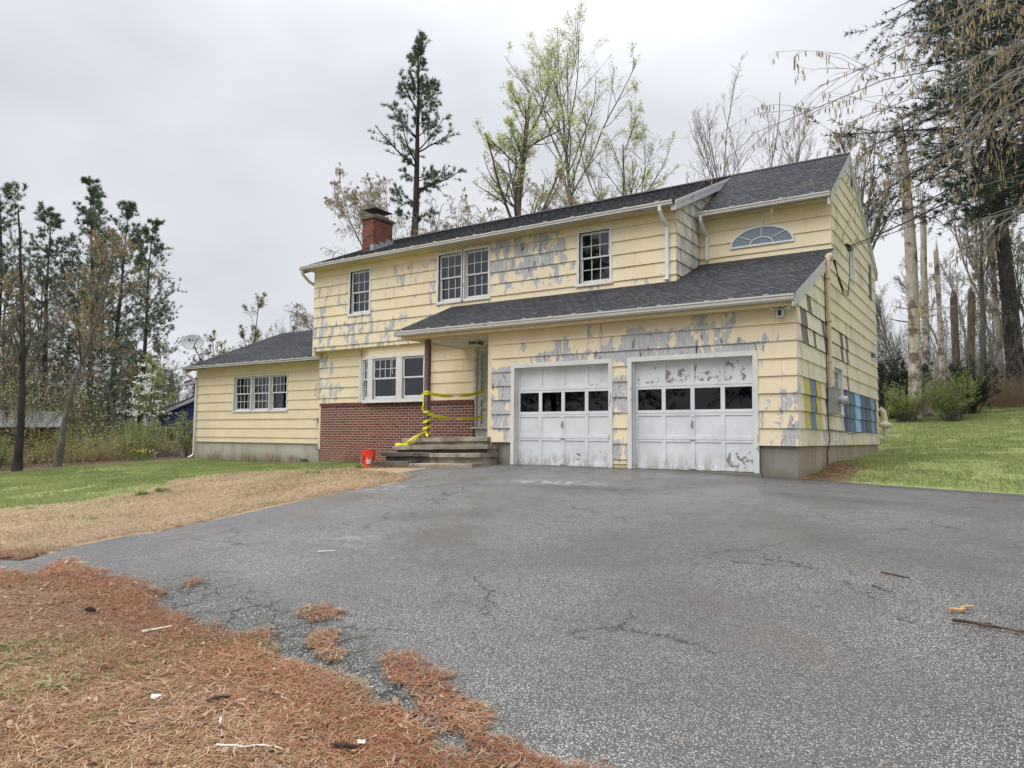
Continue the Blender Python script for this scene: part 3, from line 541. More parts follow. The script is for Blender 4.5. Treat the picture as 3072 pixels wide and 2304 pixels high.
# garage front
Bg = BF(0); hg = [(G1[0], G1[1], -1, 2.486), (G2[0], G2[1], -1, 2.486)]
w_g = wall('garage_front_wall', Bg, -7.09, -.06, .633, 3.34, hg)
pg = gauss((-7.1, -6.5, 1.98, 2.3, 1.), (-6.75, -6.5, 1.65, 1.97, .95), (-7.1, -6.75, 1.31, 1.63, .8), (-7.1, -6.7, .98, 1.3, .85), (-6.95, -6.7, .64, .96, .6), (-5.7, -3.4, 2.48, 2.62, .85), (-5.2, -4.5, 2.66, 2.98, .62), (-4.4, -3.7, 2.66, 2.98, .5), (-3.4, -2.7, 2.66, 2.98, 1.), (-2.3, -1.4, 2.66, 2.98, .85), (-4.3, -4.1, 3.0, 3.3, .55), (-1.9, -1.3, 3.0, 3.3, .6),
    (-3.49, -.8, 2.48, 2.64, .95), (-3.85, -3.45, 1.66, 1.97, 1.), (-3.85, -3.45, 1.32, 1.63, .75), (-3.85, -3.45, .3, .62, .8), (-3.85, -3.45, .66, .96, .45), (-6.5, -6.1, 2.7, 3.0, .45), (-.7, -.1, 2.2, 2.64, .42), (-.45, 0, .65, 1.63, .66), (-.7, -.45, 1.6, 2.3, .4), (-5.6, -5.4, 2.7, 3.2, .3), (-1.1, -.2, 2.7, 3.0, .25))
siding(w_g, Bg, -7.09, 0, .633, 3.32, .633, hg, (), pg, M_SID, 1)
mb = MB(); mb.bbox(Bg, -3.84, -3.496, -.1, -.002, .12, .633); mb.build('door_pier', M_SOFF, house)
siding(w_g, Bg, -3.842, -3.494, .20, .633, .633, (), (), pg, M_SID, 2)
# side wall (faces right)
Bs = BS(0); HS = [(3.40, 4.46, 1.36, 2.46), (5.95, 6.60, 4.95, 5.90), (9.12, 9.62, 4.93, 5.93), (9.0, 10.26, 3.14, 3.40)]
pl_lo = [(-SG, 1, 3.50+SG*.35-.13)]; pl_hi = [(-SF, 1, 6.47-SF*3.34-.12), (.49, 1, 8.31+.49*6.1-.12)]
w_s = wall('side_wall', Bs, 0, 3.69, .633, 5.3, HS, pl_lo); w_s2 = wall('side_gable_wall', Bs, 3.69, 10.48, .633, 8.3, HS, pl_hi)
ps = gauss((0, .5, .9, 3.4, .42), (.9, 2.6, 3.3, 4.6, .42), (1.0, 2.6, 2.0, 3.0, .40), (0, 2.3, .64, 2.2, .45), (2.3, 4.5, .64, 1.3, .55), (3.3, 5, 2.3, 3.2, .30), (0, 3.7, 0, 3, .30), (3.7, 10.4, .6, 1.0, .4), (3.6, 10.5, 3, 8.3, .16))
C_ = lambda *a: tuple(a)
YL = swatch(0, (.52, .43, .12)); GB = swatch(1, (.15, .19, .25)); BL = [swatch(2, c) for c in (C_(.045, .075, .21), C_(.10, .12, .165), C_(.07, .155, .285), C_(.27, .47, .72), C_(.06, .125, .24), C_(.055, .085, .15), C_(.095, .10, .115), C_(.13, .33, .55), C_(.10, .12, .15))]
sp = []
for k in (1, 2, 3):
    sp += [(.415, .94, k, YL, 0), (.94, 1.47, k, GB, 0), (1.53, 2.05, k, YL, 0)]
    for i, (a, b) in enumerate(zip((4.56, 5.18, 5.69, 6.27, 7.05, 7.72, 8.41, 8.97, 9.50), (5.18, 5.69, 6.27, 7.05, 7.72, 8.41, 8.97, 9.50, 10.02))): sp.append((a+.012, b-.012, k, BL[i], 0))
for (a, b, k) in ((.25, .80, 7), (.30, .85, 6), (.82, 1.20, 8), (2.24, 2.50, 7), (2.50, 2.94, 6), (1.37, 1.60, 6), (4.30, 4.70, 7), (4.36, 4.70, 6), (5.05, 5.45, 7), (5.08, 5.45, 6), (5.12, 5.22, 8), (5.14, 5.42, 4), (5.14, 5.26, 5), (1.47, 1.53, 3), (1.47, 1.53, 2)): sp.append((a, b, k, M_BARE, .012))
siding(w_s, Bs, 0, 3.69, .633, 5.2, .633, HS, pl_lo, ps, M_SIDE, 3, sp); siding(w_s2, Bs, 3.69, 10.48, .633, 8.25, .633, HS, pl_hi, ps, M_SIDE, 4, sp)
# main upper wall
Bm = BF(2.0476); hm = [W1, W2, W3]
w_m = wall('main_front_wall', Bm, -15.876, -3.19, 3.54, 6.30, hm)
pm = gauss((-15.9, -15.5, 3.6, 5.6, .60), (-15.8, -13.9, 3.95, 4.35, .72), (-14.4, -11.6, 3.64, 4.3, .66), (-15.8, -10.5, 3.5, 3.7, .60), (-15.2, -14.4, 4.3, 5.6, .46), (-14.2, -13.2, 4.35, 4.65, .66), (-15, -14.3, 5.3, 5.9, .50), (-13.0, -10.8, 4.9, 5.9, .46), (-12.3, -11.9, 4.3, 4.9, .42), (-10.9, -10.5, 4.4, 6.0, .52), (-8.5, -6.3, 5.35, 6.2, .82), (-8.4, -6.0, 4.9, 5.5, .60), (-8.5, -5.9, 4.6, 4.95, .36), (-6.9, -6.1, 4.9, 5.9, .56), (-10.4, -8.6, 6.05, 6.2, .8), (-9, -3.3, 4.3, 4.65, .34), (-4.7, -3.3, 5.2, 6.1, .24), (-10.4, -6.5, 4.35, 4.62, .42))
siding(w_m, Bm, -15.876, -3.165, 3.54, 6.24, 3.6665, hm, (), pm, M_SID, 5)
# cheek between the two upper fronts
Bc = BS(-3.19)
w_c = wall('cheek_wall', Bc, 2.05, 6.0, 4.4, 8.2, (), [(-SMn, 1, 6.36-SMn*1.65-.10)])
pc = gauss((2, 6, 4.4, 8, .66))
siding(w_c, Bc, 2.02, 3.69, 4.45, 7.2, 3.6665, (), [(-SMn, 1, 6.36-SMn*1.65-.12), (SG, -1, -(3.50+SG*.35-.02))], pc, M_SIDE, 6)
siding(w_c, Bc, 3.69, 6.0, 6.4, 8.2, 3.6665, (), [(-SMn, 1, 6.36-SMn*1.65-.12), (SF, -1, -(6.47-SF*3.34-.02))], pc, M_SIDE, 7)
# wall with the half-round window
Bn = BF(3.6894); fanh = [(-2.40, -.80, 5.545, 6.03)]
w_f = wall('upper_right_wall', Bn, -3.19, -.02, 5.0, 6.42, [(-2.28, -.92, 5.57, 5.60)])
pf = gauss((-3.2, 0, 5, 6.4, .14))
siding(w_f, Bn, -3.165, 0, 5.2, 6.36, 5.35, (), (), pf, M_SID, 8)
# low left wing
Bw = BF(2.87); hw = [(WW[0][0]-.05, WW[2][1]+.05, 1.60, 2.98)]
w_w = wall('wing_front_wall', Bw, -23.61, -15.9, .475, 3.34, hw)
siding(w_w, Bw, -23.61, -15.92, .475, 3.32, 1.0046, hw, (), gauss((-24, -15, 0, 4, .12)), M_SID, 9)
# ground floor wall behind brick and porch
B1 = BF(2.35); h1_ = [BAYR, (-9.36, -7.2, .35, 3.28)]
w_1 = wall('entry_wall', B1, -15.86, -7.2, .3, 3.54, h1_)
siding(w_1, B1, -15.88, -9.36, 1.79, 3.53, 2.0, [BAYR], (), gauss((-15.9, -15.45, 1.8, 3.5, .72), (-15.3, -14.9, 2.1, 2.35, .8), (-14, -9.4, 1.8, 3.5, .10)), M_SID, 10)
wall('garage_left_wall', BS(-7.09), 0, 2.35, .3, 3.5); 
siding(bpy.data.objects['garage_left_wall'], basis((-7.09, 0, 0), (0, 1, 0), (-1, 0, 0)), .0, 2.3, .75, 3.3, .633, (), (), gauss((0, 3, 0, 4, .2)), M_SID, 11)
wall('left_gable_wall', BS(-15.8), 2.05, 10.4, 3.4, 8.3, (), [(-SMn, 1, 6.36-SMn*1.65-.12), (.49, 1, 8.31+.49*6.1-.12)]); wall('rear_wall', BF(10.48), -15.8, -.1, .3, 6.1); wall('wing_rear_wall', BF(11.7), -23.6, -15.9, -.2, 3.3); wall('wing_left_wall', BS(-23.49), 2.87, 11.7, -.2, 5.3, (), [(-.415, 1, 3.42-.415*2.47-.1), (.415, 1, 5.34+.415*7.1-.1)])
mb = MB(); mb.box(-15.7, -.2, 2.5, 10.4, 3.38, 3.5); mb.box(-6.95, -.35, .3, 10.4, -.1, .02); mb.box(-15.7, -6.95, 2.5, 10.4, -.1, .02); mb.box(-23.4, -15.95, 2.95, 11.6, .3, .5); mb.build('inner_floors', M_DARK, house)  # unseen floor slabs added to block light inside the shell, coloured near-black
mb = MB(); mb.box(-7.0, -.2, 4.2, 4.3, 0, 3.3); mb.box(-23.4, -16, 6.2, 6.3, .5, 4.6); mb.box(-15.7, -3.3, 5.6, 5.7, .5, 7.6); mb.box(-11.0, -10.95, 2.6, 5.6, 3.5, 6.4); mb.build('inner_partitions', M_DARK, house)
# foundations
mb = MB(); mb.box(-7.09, -6.515, .03, .3, -.5, .632); o = mb.build('garage_foundation', M_FOUNDG, house)
mb = MB(); mb.box(-.722, -.03, .03, .3, -.5, .632); mb.box(-.30, -.032, .3, .34, -.5, .631); mb.build('corner_foundation', M_FOUNDG, house)
mb = MB(); mb.box(-.3, -.028, .06, 10.48, -.5, .631); mb.build('side_foundation', M_FOUNDS, house)
mb = MB(); mb.box(-23.58, -15.7, 2.9, 3.1, -.7, .474); mb.box(-23.58, -23.3, 3.1, 11.6, -.7, .474); mb.build('wing_foundation', M_FOUND, house)
mb = MB(); mb.box(-7.1, -.7, -.04, .6, -.4, .102); mb.build('garage_threshold', M_FOUNDG, house, label='grey concrete threshold under both garage doors')
# ---- brick skirt
bs = house
brk = MB(); brk.box(-15.66, -9.34, 2.262, 2.349, -.45, 1.715); o_m = brk.build('brick_skirt', M_MORT, house, label='dark red brick skirt with light joints under the bay window')
def unit():
    b = MB(); b.box(-.5, .5, -.5, .5, -.5, .5); return b.mesh('brick')
UB = unit(); UB.materials.append(M_BRICK); UBC = unit(); UBC.materials.append(M_CBRICK)
def brick(par, c, s, mesh): POOL['brick'].append((float(np.linalg.norm(np.array(c)-CAMP)), par, c, s, mesh))
rb_ = random.Random(5)
for k in range(24):
    zc = 1.715-.0793*(k+.5); off = (.118 if k % 2 else 0); x = -15.67-off
    while x < -9.34:
        a, b = max(x, -15.67), min(x+.219, -9.335)
        if b-a > .04: brick(o_m, ((a+b)/2, 2.2945+rb_.uniform(-.0015, .0015), zc+rb_.uniform(-.001, .001)), (b-a, .073, .0635), UB)
        x += .236
for i in range(87):
    x = -15.69+.0729*(i+.5); brick(o_m, (x, 2.285, 1.766+rb_.uniform(-.003, .003)), (.0575, .125, .098), UB)
# ---- chimney
chm = MB(); chm.box(-15.03+.006, -14.506, 3.336, 4.274, 6.6, 8.21); och = chm.build('chimney', M_DMORT, house, label='orange red brick chimney with a flat dark metal cap')
for k in range(21):
    z = 8.215-.0725*(k+.5)
    for side in (0, 1):
        if side == 0: lo, hi, pit_ = -15.03, -14.5, .53/2.25
        else: lo, hi, pit_ = 3.33, 4.28, .95/4.25
        x = lo-(pit_/2 if (k+side) % 2 else 0)
        while x < hi-.01:
            a, b = max(x, lo)+.004, min(x+pit_, hi)-.004
            if b-a > .03:
                if side == 0: brick(och, ((a+b)/2, 3.372, z), (b-a, .084, .0625), UBC)
                elif a > 3.40 or 1:
                    a2 = max(a, 3.42)
                    if b-a2 > .02: brick(och, (-14.542, (a2+b)/2, z), (.084, b-a2, .0625), UBC)
            x += pit_
mb = MB(); mb.box(-15.08, -14.45, 3.28, 4.33, 8.21, 8.31); mb.build('chimney_crown', M_STEPD, och)
mb = MB(); mb.box(-14.98, -14.55, 3.55, 4.15, 8.31, 8.42); mb.build('flue_tile', M_STEP, och)
mb = MB(); mb.box(-15.06, -14.47, 3.36, 4.24, 8.56, 8.585); mb.box(-14.51, -14.5, 3.38, 3.39, 8.31, 8.56); mb.box(-15.0, -14.99, 4.18, 4.19, 8.31, 8.56); mb.box(-14.51, -14.5, 4.18, 4.19, 8.31, 8.56); mb.box(-15.0, -14.99, 3.38, 3.39, 8.31, 8.56); mb.build('chimney_cap', M_BMETAL, och)
mb = MB()
for (a, b, t_) in ((3.31, 3.62, 7.31), (3.62, 3.93, 7.45), (3.93, 4.29, 7.60)): mb.box(-14.492, -14.486, a, b, zM(a)-.05, t_)
mb.box(-14.62, -14.49, 3.316, 3.322, 7.0, 7.28); mb.build('step_flashing', M_FLASH, och)
# ---- roofs
def roofslab(name, x0, x1, y0, y1, zf, th=.10, label=None, par=None):
    mb = MB(); mb.prism([(x0, y0), (x1, y0), (x1, y1), (x0, y1)], lambda p: (p[0], p[1], zf(p[1])-th), lambda p: (p[0], p[1], zf(p[1])-.012)); o = mb.build(name, M_SHIN, par or house)
    if label: o['label'] = label
    return o
def strip_mesh(seed):
    r = random.Random(seed); mb = MB()
    def wedge(a, b, v1, h0, h1_):
        V = [(a, 0, -.004), (b, 0, -.004), (b, v1, -.004), (a, v1, -.004), (a, 0, h0), (b, 0, h0), (b, v1, h1_), (a, v1, h1_)]; mb.add(V, [(3, 2, 1, 0), (4, 5, 6, 7), (0, 1, 5, 4), (1, 2, 6, 5), (2, 3, 7, 6), (3, 0, 4, 7)])
    wedge(.001, .999, .165, .007, .001); x = r.uniform(.0, .1)
    while x < .95:
        w_ = r.uniform(.09, .19); wedge(x, min(x+w_, .997), .15, .0125, .004); x += w_+r.uniform(.03, .13)
    me = mb.mesh('shingle'); me.materials.append(M_SHIN); return me
SMS = [strip_mesh(i) for i in range(6)]
def shingles(par, zf, y0, y1, xr, seed, e=.142):
    r = random.Random(seed); s = (zf(1)-zf(0)); ln = math.hypot(1, s); vy = 1/ln; vz = s/ln; n = int((y1-y0)/(e*vy)+.5)
    for k in range(n):
        y = y0+k*e*vy; x0, x1 = xr(y+.5*e*vy); x = x0-r.random()*1.0
        while x < x1:
            a, b = max(x, x0), min(x+1.0, x1)
            if b-a > .03:
                M = Matrix(((b-a, 0, 0, a), (0, vy, -vz, y), (0, vz, vy, zf(y)-.008), (0, 0, 0, 1))); POOL['shingle'].append((float(np.linalg.norm(np.array(((a+b)/2, y, zf(y)))-CAMP)), par, M, SMS[r.randrange(6)]))
            x += 1.0
o = roofslab('garage_roof', -9.93, .06, -.38, 3.69, zG, label='dark shingled roof over porch and garage')
bpy.data.objects.remove(o); o = MB()
o.prism([(-9.93, -.38), (.06, -.38), (.06, 3.69), (-3.16, 3.69), (-3.16, 2.05), (-9.93, 2.05)], lambda p: (p[0], p[1], zG(p[1])-.10), lambda p: (p[0], p[1], zG(p[1])-.012)); o = o.build('garage_roof', M_SHIN, house, label='dark shingled roof over porch and garage')
shingles(o, zG, -.40, 3.66, lambda y: (-9.94, .065) if y < 2.0 else (-3.15, .065), 11)
o = roofslab('main_roof', -16.15, -3.06, 1.62, 6.1, zM, label='long dark shingled front slope of the main roof'); shingles(o, zM, 1.60, 6.08, lambda y: (-16.16, -3.055), 12)
roofslab('rear_roof', -16.15, .06, 6.1, 10.8, zB)
o = roofslab('upper_right_roof', -3.055, .06, 3.28, 6.1, zF, label='steeper dark shingled roof above the half-round window'); shingles(o, zF, 3.27, 6.08, lambda y: (-3.05, .065), 13)
o = roofslab('wing_roof', -23.93, -15.9, 2.42, 7.1, zW, label='dark shingled roof of the low left wing'); shingles(o, zW, 2.40, 7.08, lambda y: (-23.94, -15.9), 14); roofslab('wing_rear_roof', -23.93, -15.9, 7.1, 12.0, zWB)
mb = MB(); mb.prism([(5.98, -.06), (6.1, .02), (6.22, -.04), (6.1, -.03)], lambda p: (-16.16, p[0], 8.31+p[1]), lambda p: (.07, p[0], 8.31+p[1])); mb.prism([(6.98, -.05), (7.1, .02), (7.22, -.05), (7.1, -.03)], lambda p: (-23.94, p[0], 5.34+p[1]), lambda p: (-15.9, p[0], 5.34+p[1])); mb.build('ridge_cap', M_SHIN, house)
# rake boards
def rake(name, x0, x1, y0, y1, zf, h=.16, mat=None):
    mb = MB(); mb.prism([(y0, 0), (y1, 0), (y1, 1), (y0, 1)], lambda p: (x0, p[0], zf(p[0])-.104-(1-p[1])*h), lambda p: (x1, p[0], zf(p[0])-.104-(1-p[1])*h)); 
    mb.prism([(y0, 0), (y1, 0), (y1, 1), (y0, 1)], lambda p: (x1-.022, p[0], zf(p[0])-.10+p[1]*.085), lambda p: (x1+.012, p[0], zf(p[0])-.10+p[1]*.085)); return mb.build(name, mat or M_RAKE, house)
rake('rake_board', -.0, .055, -.36, 3.72, zG); rake('rake_board', 0, .055, 3.28, 6.1, zF); rake('rake_board', 0, .055, 6.1, 10.8, zB); rake('rake_board', -3.15, -3.03, 1.66, 6.0, zM, .14); rake('rake_board', -16.16, -16.12, 1.66, 6.1, zM); rake('rake_board', -23.96, -23.90, 2.45, 7.1, zW)
# soffits
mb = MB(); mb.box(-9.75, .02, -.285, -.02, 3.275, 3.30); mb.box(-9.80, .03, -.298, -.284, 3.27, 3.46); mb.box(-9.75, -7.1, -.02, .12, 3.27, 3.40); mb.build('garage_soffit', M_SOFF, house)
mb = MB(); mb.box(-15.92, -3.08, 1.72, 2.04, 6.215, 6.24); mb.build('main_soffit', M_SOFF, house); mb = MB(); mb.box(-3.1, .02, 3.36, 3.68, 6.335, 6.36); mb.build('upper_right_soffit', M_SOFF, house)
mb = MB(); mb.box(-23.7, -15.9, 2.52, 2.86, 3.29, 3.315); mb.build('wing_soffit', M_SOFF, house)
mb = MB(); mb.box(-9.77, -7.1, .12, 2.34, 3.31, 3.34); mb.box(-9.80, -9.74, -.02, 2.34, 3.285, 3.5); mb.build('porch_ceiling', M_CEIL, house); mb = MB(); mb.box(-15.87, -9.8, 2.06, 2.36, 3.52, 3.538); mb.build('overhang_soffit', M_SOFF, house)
# gutters with their little white hanger clips
M_CLIP = flat('pale_clip_metal', (.50, .51, .52), .5, 0, .1)
def gutter(x0, x1, y, z, clips, seed, ends=True):
    mb = MB(); pr = [(0, 0), (-.075, .0), (-.105, .035), (-.105, .075), (-.125, .095), (-.125, .125), (-.112, .125), (-.112, .1), (-.095, .08), (-.092, .04), (-.07, .014), (0, .014)]
    mb.prism(pr, lambda p: (x0, y+p[0], z+p[1]), lambda p: (x1, y+p[0], z+p[1])); mb.box(x0, x1, y-.013, y, z, z+.13); mb.box(x0-.004, x0, y-.12, y, z, z+.125); mb.box(x1, x1+.004, y-.12, y, z, z+.125)
    g = mb.build('gutter', M_GUT, house); mb = MB(); mb.box(x0+.02, x1-.02, y-.11, y-.015, z+.10, z+.112); mb.build('gutter_screen', M_BMETAL, g)
    r = random.Random(seed)
    for i in range(clips):
        x = x0+(x1-x0)*(i+.5+r.uniform(-.22, .22))/clips; c = MB(); t = r.uniform(-.006, .006); c.box(x-.05, x+.05, y-.13, y-.085, z+.128+t, z+.146+t)
        c.build('gutter_clip', M_CLIP, g)
    return g
gutter(-9.94, .05, -.30, 3.345, 14, 1); gutter(-16.15, -3.1, 1.72, 6.235, 17, 2); gutter(-3.12, .05, 3.36, 6.345, 5, 3); gutter(-23.94, -15.78, 2.52, 3.30, 13, 4)
def spout(pts, r, mat, name='downspout'): mb = MB(); mb.tube(pts, r, 4); return mb.build(name, mat, house)
spout([(-3.42, 1.64, 6.26), (-3.42, 1.64, 6.16), (-3.40, 1.78, 5.98), (-3.38, 1.97, 5.86), (-3.38, 1.98, 5.7), (-3.38, 1.98, 4.6), (-3.38, 1.93, 4.53)], .055, M_WHITE)
spout([(-3.0, 3.28, 6.37), (-3.0, 3.28, 6.26), (-2.99, 3.45, 6.05), (-2.96, 3.62, 5.95), (-2.96, 3.62, 5.75), (-2.96, 3.62, 5.30)], .05, M_WHITE)
spout([(-23.85, 2.45, 3.32), (-23.85, 2.5, 3.15), (-23.72, 2.7, 2.98), (-23.56, 2.80, 2.86), (-23.56, 2.80, 2.6), (-23.56, 2.80, 0), (-23.58, 2.74, -.1), (-23.62, 2.60, -.16)], .052, M_WHITE)
spout([(-16.08, 1.66, 6.25), (-16.08, 1.68, 6.12), (-16.05, 1.95, 5.9), (-15.95, 2.2, 5.78), (-15.93, 2.4, 5.7)], .048, M_GUT)
# ---- windows
def pane(par, B, a, b, z0, z1, d, mat): mb = MB(); mb.bbox(B, a, b, d-.003, d, z0, z1); return mb.build('pane', mat, par)
def window(B, a, b, z0, z1, cols, ru, rl, label=None, casing=.075, d=.036, glass=None, sash=.038, lowplain=False, upplain=False, name='window', inset=.05):
    glass = glass or M_GLASS; mb = MB(); c = casing; e = .002
    mb.bbox(B, a-c, a, -.04, d, z0-c, z1+c); mb.bbox(B, b, b+c, -.04, d, z0-c, z1+c); mb.bbox(B, a+e, b-e, -.04, d+.003, z1, z1+c); mb.bbox(B, a-c-.02, b+c+.02, -.03, d+.02, z0-c-.012, z0-c+.018); mb.bbox(B, a+e, b-e, -.04, d, z0-c+.02, z0)
    for (x0, x1) in ((a, a+.02), (b-.02, b)): mb.bbox(B, x0, x1, -.12, -.04, z0, z1)
    mb.bbox(B, a, b, -.12, -.04, z1-.02, z1); mb.bbox(B, a, b, -.12, -.03, z0, z0+.02)
    w_ = mb.build(name, M_TRIM, house)
    if label: w_['label'] = label
    zm = (z0+z1)/2
    for (lo, hi, dd, rows, plain) in ((zm-.018, z1-.02, -inset, ru, upplain), (z0+.02, zm+.018, -inset-.035, rl, lowplain)):
        s = MB(); x0, x1 = a+.02, b-.02; t = sash; bt = t*1.5 if lo < zm-.1 else t
        s.bbox(B, x0, x0+t, dd-.03, dd, lo, hi); s.bbox(B, x1-t, x1, dd-.03, dd, lo, hi); s.bbox(B, x0+t, x1-t, dd-.03, dd-.001, hi-t, hi); s.bbox(B, x0+t, x1-t, dd-.03, dd-.001, lo, lo+bt)
        so_ = s.build('sash', M_SASH, w_); gx0, gx1, gz0, gz1 = x0+t, x1-t, lo+bt, hi-t; nc, nr = (1, 1) if plain else (cols, rows); mt = .009
        if nc*nr > 1:
            m2 = MB()
            for i in range(1, nc): u = gx0+(gx1-gx0)*i/nc; m2.bbox(B, u-mt, u+mt, dd-.026, dd-.006, gz0, gz1)
            for j in range(1, nr): z = gz0+(gz1-gz0)*j/nr; m2.bbox(B, gx0, gx1, dd-.0255, dd-.0065, z-mt, z+mt)
            m2.build('muntin_grid', M_SASH, w_)
        for i in range(nc):
            for j in range(nr): pane(w_, B, gx0+(gx1-gx0)*i/nc+.0005, gx0+(gx1-gx0)*(i+1)/nc-.0005, gz0+(gz1-gz0)*j/nr+.0005, gz0+(gz1-gz0)*(j+1)/nr-.0005, dd-.014, glass)
    return w_
window(Bm, W1[0], W1[1], W1[2], W1[3], 3, 2, 2, 'small upper window nearest the chimney end')
window(Bm, W2[0], -9.66, W2[2], W2[3], 3, 2, 2, 'left half of the paired upper window'); window(Bm, -9.54, W2[1], W2[2], W2[3], 3, 2, 2, 'right half of the paired upper window')
mb = MB(); mb.bbox(Bm, -9.59, -9.61+.0, -.04, .033, W2[2], W2[3]); mb.build('mullion', M_TRIM, house)
window(Bm, W3[0], W3[1], W3[2], W3[3], 3, 2, 2, 'upper window nearest the downspout')
for i, (a, b) in enumerate(WW): window(Bw, a, b, 1.66, 2.94, 4, 2, 2, ['left', 'middle', 'right'][i]+' window of the white triple group in the low wing', casing=.045, lowplain=(i == 2))
def curtain(B, a, b, z0, z1, d, par, mat=None, amp=.03, wl=.11):
    n = max(6, int((b-a)/.02)); V = []
    for i in range(n+1): u = a+(b-a)*i/n; dd = d-amp*(.5+.5*math.sin(u*2*math.pi/wl)); V += [B(u, dd, z0), B(u, dd, z1), B(u, dd-.006, z0), B(u, dd-.006, z1)]
    F = []
    for i in range(n): j = 4*i; F += [(j, j+4, j+5, j+1), (j+2, j+3, j+7, j+6), (j+1, j+5, j+7, j+3), (j, j+2, j+6, j+4)]
    mb = MB(); mb.add(V, F); return mb.build('curtain', mat or M_CURT, par)
for (B, a, b, z0, z1) in ((Bw, -21.0, -20.15, 1.6, 3.0), (Bw, -20.1, -19.25, 1.6, 3.0), (Bw, -19.1, -18.75, 1.6, 3.0), (Bm, -10.5, -10.28, 4.6, 6.1)): curtain(B, a, b, z0, z1, -.26, house)
o_sw = window(Bs, 3.42, 4.44, 1.42, 2.42, 3, 2, 2, 'small side window behind the electric meter', casing=.06)
window(Bs, 5.97, 6.58, 4.98, 5.86, 1, 1, 1, 'narrow upper window on the right side', casing=.05, lowplain=True, upplain=True)
mb = MB(); mb.bbox(Bs, 9.12, 9.62, -.03, .03, 4.93, 5.93); sh = mb.build('side_shutter', flat('dark_grey_shutter', (.10, .11, .11), .6), house)
mb = MB(); mb.bbox(Bs, 9.0, 10.26, -.05, .04, 3.36, 3.40); mb.bbox(Bs, 9.0, 10.26, -.05, .04, 3.14, 3.18); mb.bbox(Bs, 9.0, 9.05, -.05, .04, 3.18, 3.36); mb.bbox(Bs, 10.21, 10.26, -.05, .04, 3.18, 3.36); o = mb.build('slot_window', M_TRIM, house); pane(o, Bs, 9.05, 10.21, 3.18, 3.36, -.01, M_GLASS)
mb = MB(); mb.bbox(Bs, 6.15, 6.20, .0, .05, 7.42, 7.80); mb.bbox(Bs, 6.60, 6.65, .0, .05, 7.42, 7.80); mb.bbox(Bs, 6.2, 6.6, 0, .05, 7.76, 7.80); mb.bbox(Bs, 6.2, 6.6, 0, .05, 7.42, 7.46); o = mb.build('gable_vent', M_RAKE, house)
for i in range(6): z = 7.46+i*.05; mb = MB(); mb.prism([(0.005, z), (.045, z), (.03, z+.04), (.0, z+.04)], lambda p: Bs(6.2, p[0], p[1]), lambda p: Bs(6.6, p[0], p[1])); mb.build('louver', M_POST, o)
# half-round window
mb = MB(); cu_, cz_, ru_, rz_ = -1.60, 5.555, .775, .455; nseg = 32
def ring(mb, a0, b0, a1, b1, d0, d1, n=nseg):
    V = []; 
    for i in range(n+1):
        th = math.pi*i/n; c, s = math.cos(th), math.sin(th); V += [Bn(cu_+a0*c, d0, cz_+b0*s), Bn(cu_+a0*c, d1, cz_+b0*s), Bn(cu_+a1*c, d0, cz_+b1*s), Bn(cu_+a1*c, d1, cz_+b1*s)]
    F = []
    for i in range(n): j = 4*i; F += [(j, j+1, j+5, j+4), (j+2, j+6, j+7, j+3), (j+1, j+3, j+7, j+5), (j, j+4, j+6, j+2)]
    mb.add(V, F)
ring(mb, ru_-.05, rz_-.05, ru_, rz_, .0, .062); mb.bbox(Bn, cu_-ru_, cu_+ru_, .0, .060, cz_-.045, cz_); fw = mb.build('half_round_window', M_SASH, house, label='half-round fan window in the upper right wall')
m2 = MB(); ring(m2, .265, .15, .29, .175, .05, .06, 16)
for th in (38, 90, 142):
    c, s = math.cos(R(th)), math.sin(R(th)); m2.tube([Bn(cu_+.27*c, .055, cz_+.16*s), Bn(cu_+(ru_-.05)*c, .055, cz_+(rz_-.05)*s)], .011, 4)
m2.build('muntin_grid', M_SASH, fw)
gb = MB(); gb.prism([(cu_+(ru_-.04)*math.cos(math.pi*i/24), cz_+(rz_-.04)*math.sin(math.pi*i/24)) for i in range(25)], lambda p: Bn(p[0], .036, p[1]), lambda p: Bn(p[0], .044, p[1])); gb.build('pane', flat('dark_reflecting_glass', (.19, .225, .27), .04, 0, .02), fw)  # pane's blue-grey base colour paints in the bluish reflection
# bay window
P0, P1, P2, P3 = (-13.90, 2.35), (-13.37, 2.14), (-11.03, 2.14), (-11.0, 2.34)
def facet(p, q): u = Vector((q[0]-p[0], q[1]-p[1], 0)); n = Vector((u.y, -u.x, 0)); return basis((p[0], p[1], 0), u, n), u.length
bay = MB(); pts = [P0, P1, P2, P3]
bay.prism([P0, P1, P2, P3], lambda p: (p[0], p[1], 1.80), lambda p: (p[0], p[1], 1.86)); bay.prism([P0, P1, P2, P3], lambda p: (p[0], p[1], 3.235), lambda p: (p[0], p[1], 3.245))
for p, q in zip(pts, pts[1:]):
    B_, L_ = facet(p, q); bay.bbox(B_, 0, L_, -.02, .024, 3.17, 3.25); bay.bbox(B_, 0, L_, -.02, .02, 1.80, 1.90); bay.bbox(B_, -.01, L_+.01, -.02, .045, 1.785, 1.815)
B_, L_ = facet(P1, P2)
for (a, b) in ((0, .16), (1.17, 1.40), (L_-.07, L_)): bay.bbox(B_, a, b, -.05, .016, 1.90, 3.17)
B0_, L0_ = facet(P0, P1); bay.bbox(B0_, 0, .10, -.05, .016, 1.90, 3.17); bay.bbox(B0_, L0_-.08, L0_, -.05, .016, 1.90, 3.17)
B2_, L2_ = facet(P2, P3); bay.bbox(B2_, 0, L2_, -.05, .016, 1.90, 3.17); bay.bbox(B1, -13.99, -13.90, -.03, .04, 1.80, 3.30)
bo = bay.build('bay_window', M_TRIM, house, label='white angled bay window under the overhang')
